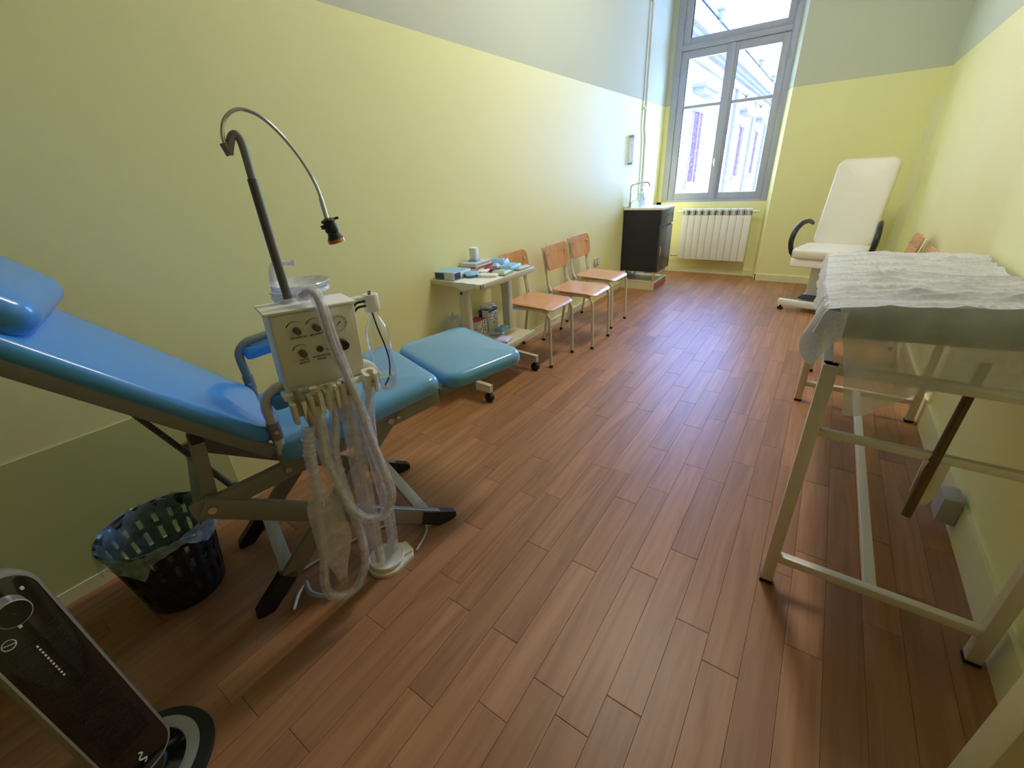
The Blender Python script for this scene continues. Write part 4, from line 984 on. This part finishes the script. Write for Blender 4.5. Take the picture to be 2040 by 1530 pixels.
def padz(y0, y1, name):
    a = math.atan2(topz(y1, 2.262)-topz(y0, 2.262), y1-y0); L = math.hypot(y1-y0, topz(y1, 2.262)-topz(y0, 2.262))
    mb = MB(); mb.rpad(0.268, L/2, 0.02, [(0.012, -0.068), (0.002, -0.062), (0, -0.05), (0, -0.016), (0.006, -0.004), (0.016, 0)], T((2.262, (y0+y1)/2, (topz(y0, 2.262)+topz(y1, 2.262))/2-(0.008 if y0 < 2 else 0))) @ RX(a) @ RY(math.radians(-2.8 if y0 < 2 else 0)), n=4)
    return ecb(name, 'couch_vinyl', mb)
padz(2.055, 2.79, 'padded_top'); padz(1.255, 2.045, 'padded_headrest')
# disposable paper sheet
ps = thing('couch_paper', 'wrinkled white disposable paper sheet covering the examination couch', 'paper sheet', (2.262, 2.03, 0))
def wr(x, y):
    wx = x + 0.04*noise.noise(Vector((x*4, y*4, 9))); wy = y + 0.05*noise.noise(Vector((x*2.5, y*3, 5)))
    a = 1-abs(noise.noise(Vector((wx*1.5, wy*10.5, 0))))*2.2
    b_ = 1-abs(noise.noise(Vector((wx*2.2+wy*2.0, wy*19-wx*5, 4))))*2.4
    c_ = 1-abs(noise.noise(Vector((wx*7-wy*6, wy*26+wx*8, 2))))*2.6
    k = noise.noise(Vector((x*1.6, y*5, 7)))
    return 0.018*max(0, a)**2.5 + 0.007*max(0, b_)**2.5 + 0.002*max(0, c_)**2 + 0.007*k + 0.003
XL, XRr, YN, YF = 1.985, 2.538, 1.243, 2.80
def sheet(u, v):
    a = -0.06 + 0.615*u; y = YF - (YF-YN)*v
    side = 0.004*noise.noise(Vector((y*26, a*8, 1)))
    if a < 0.0:
        d = -a*(0.9+0.5*noise.noise(Vector((y*3, 0, 3))))
        x = XL - 0.014 - 0.30*d + side*2.2
        z = topz(y, XL) + 0.002 - d*0.95
    else:
        x = min(XL + a - 0.014*max(0, 1-a/0.03), XRr)
        e = min(1, a/0.03)
        z = topz(y, x) + 0.006 + max(0, wr(x, y))*(0.35+0.65*min(1, a*6)) - 0.004*(1-e)
        z += side*(1-min(1, a/0.14))
    return (x-OX, y-OY, z)
MB().grid(sheet, 130, 260).build('sheet_top', 'couch_paper', ps)
def hang(u, v):
    x = 1.994 + 0.548*u
    dl_ = 0.245 - 0.075*min(1, max(0, (u-0.12)/0.35)) + 0.010*math.sin(u*9+1)
    xs = x + 0.085*v*max(0, 1-u*2.5)*(1-0.25*v)
    y = YN - 0.006*min(1, v*8) - 0.016*v*(1+0.9*math.sin(u*10+v*2.0)) - 0.012*v*noise.noise(Vector((u*5, v*3, 6)))
    z = topz(YN, x) + 0.006 + max(0, wr(x, YN))*(0.35+0.65*min(1, (x-XL)*6))*max(0, 1-v*6) - dl_*v
    return (xs-OX, y-OY, z)
MB().grid(hang, 70, 36).build('hanging_end', 'couch_paper_hang', ps)
def fold(u, v):
    # loose corner of the sheet between the side drop and the hanging end
    a = u*PI/2
    r = 0.046+0.018*v+0.010*v*math.sin(u*9)
    d = (0.060+0.085*math.sin(PI*min(1, u*1.05))**1.2)*v
    x = 2.012 - (r+0.008)*math.cos(a); y = YN + 0.045 - (r+0.006)*math.sin(a)
    return (x-OX, y-OY, topz(YN, 2.0)+0.002-d)
MB().grid(fold, 26, 18).build('corner_fold', 'couch_paper', ps)

# ================================================================== WHITE TREATMENT CHAIR
wc = thing('treatment_chair', 'white reclining treatment chair with black armrests on a wide steel base', 'treatment chair', (2.075, 5.16, 0), math.radians(-13))
def wpad(name, L, Wd, H, r, M, bulge=0.012, e=0.03):
    mb, hx, hy, rr, lay = pad(L, Wd, H, r, bulge, e); mb.rpad(hx, hy, rr, lay, M, n=6); return mb.build(name, 'white_vinyl', wc)
# local: -y faces the viewer
wpad('seat_pad', 0.54, 0.50, 0.085, 0.09, T((0, -0.19, 0.475)))
MB().rpad(0.262, 0.235, 0.05, [(0.006, 0.40), (0, 0.405), (0, 0.47), (0.004, 0.476)], T((0, -0.19, 0)), n=4).build('seat_shell', 'white_plastic', wc)
wpad('backrest_pad', 0.47, 0.80, 0.075, 0.075, T((0.0, 0.045, 0.545)) @ RX(math.radians(71)) @ T((0, 0.385, -0.075)), 0.01)
for s in (-1, 1):
    MB().tube([(s*0.295, -0.30, 0.505), (s*0.312, -0.315, 0.60), (s*0.308, -0.27, 0.70), (s*0.290, -0.17, 0.755), (s*0.272, -0.04, 0.762), (s*0.262, 0.05, 0.735)], [0.020, 0.023, 0.024, 0.022, 0.020, 0.016], 12, smooth=5).build('armrest', 'black_plastic', wc)
    MB().bar((s*0.255, -0.30, 0.46), (s*0.30, -0.30, 0.515), 0.04, 0.03).build('armrest_bracket', 'black_plastic', wc)
MB().box(-0.11, 0.11, -0.27, -0.05, 0.10, 0.41, b=0.02).build('column', 'white_plastic', wc)
MB().box(-0.13, 0.13, -0.40, 0.42, 0.075, 0.115, b=0.004).build('base_spine', 'white_plastic', wc)
MB().box(-0.12, 0.02, -0.44, -0.28, 0.115, 0.125).build('pedal_mat', 'black_rubber', wc)
for yy in (-0.46, 0.44):
    b_ = MB().box(-0.265, 0.265, yy-0.028, yy+0.028, 0.045, 0.10, b=0.003).build('base_bar', 'white_plastic', wc)
    for s in (-1, 1): MB().cyl((s*0.24, yy, 0), (s*0.24, yy, 0.022), 0.024, 16).cyl((s*0.24, yy, 0.02), (s*0.24, yy, 0.05), 0.008, 10).build('levelling_foot', 'black_rubber', b_)
MB().bar((0, 0.05, 0.44), (0, 0.11, 0.60), 0.10, 0.02).build('back_hinge', 'chrome', wc)

# ================================================================== ADDED FILL LAMP (unseen, above the frame, brightens the middle of the room)
FILL_W = 24.0
cl = thing('added_fill_lamp', 'added unseen fill lamp on the ceiling above the middle of the room', 'lamp', (1.28, 3.0, ZC))
MB().box(-0.14, 0.14, -0.62, 0.62, -0.055, 0.0, b=0.01).build('housing', 'white_plastic', cl)
mt, ntt, bb = new_mat('fill_tube_glow'); bb.inputs['Emission Color'].default_value = (1, 0.97, 0.92, 1); bb.inputs['Emission Strength'].default_value = 1.0
for q_ in (-0.06, 0.06): MB().cyl((q_, -0.58, -0.075), (q_, 0.58, -0.075), 0.014, 12).build('fill_tube', 'fill_tube_glow', cl)
ld = bpy.data.lights.new('fill_light', 'AREA'); ld.shape = 'RECTANGLE'; ld.size = 0.22; ld.size_y = 1.15
ld.energy = FILL_W; ld.color = (1.0, 0.94, 0.82)
lo_ = bpy.data.objects.new('fill_light', ld); COL.objects.link(lo_); lo_.parent = cl; lo_.location = (0, 0, -0.095)
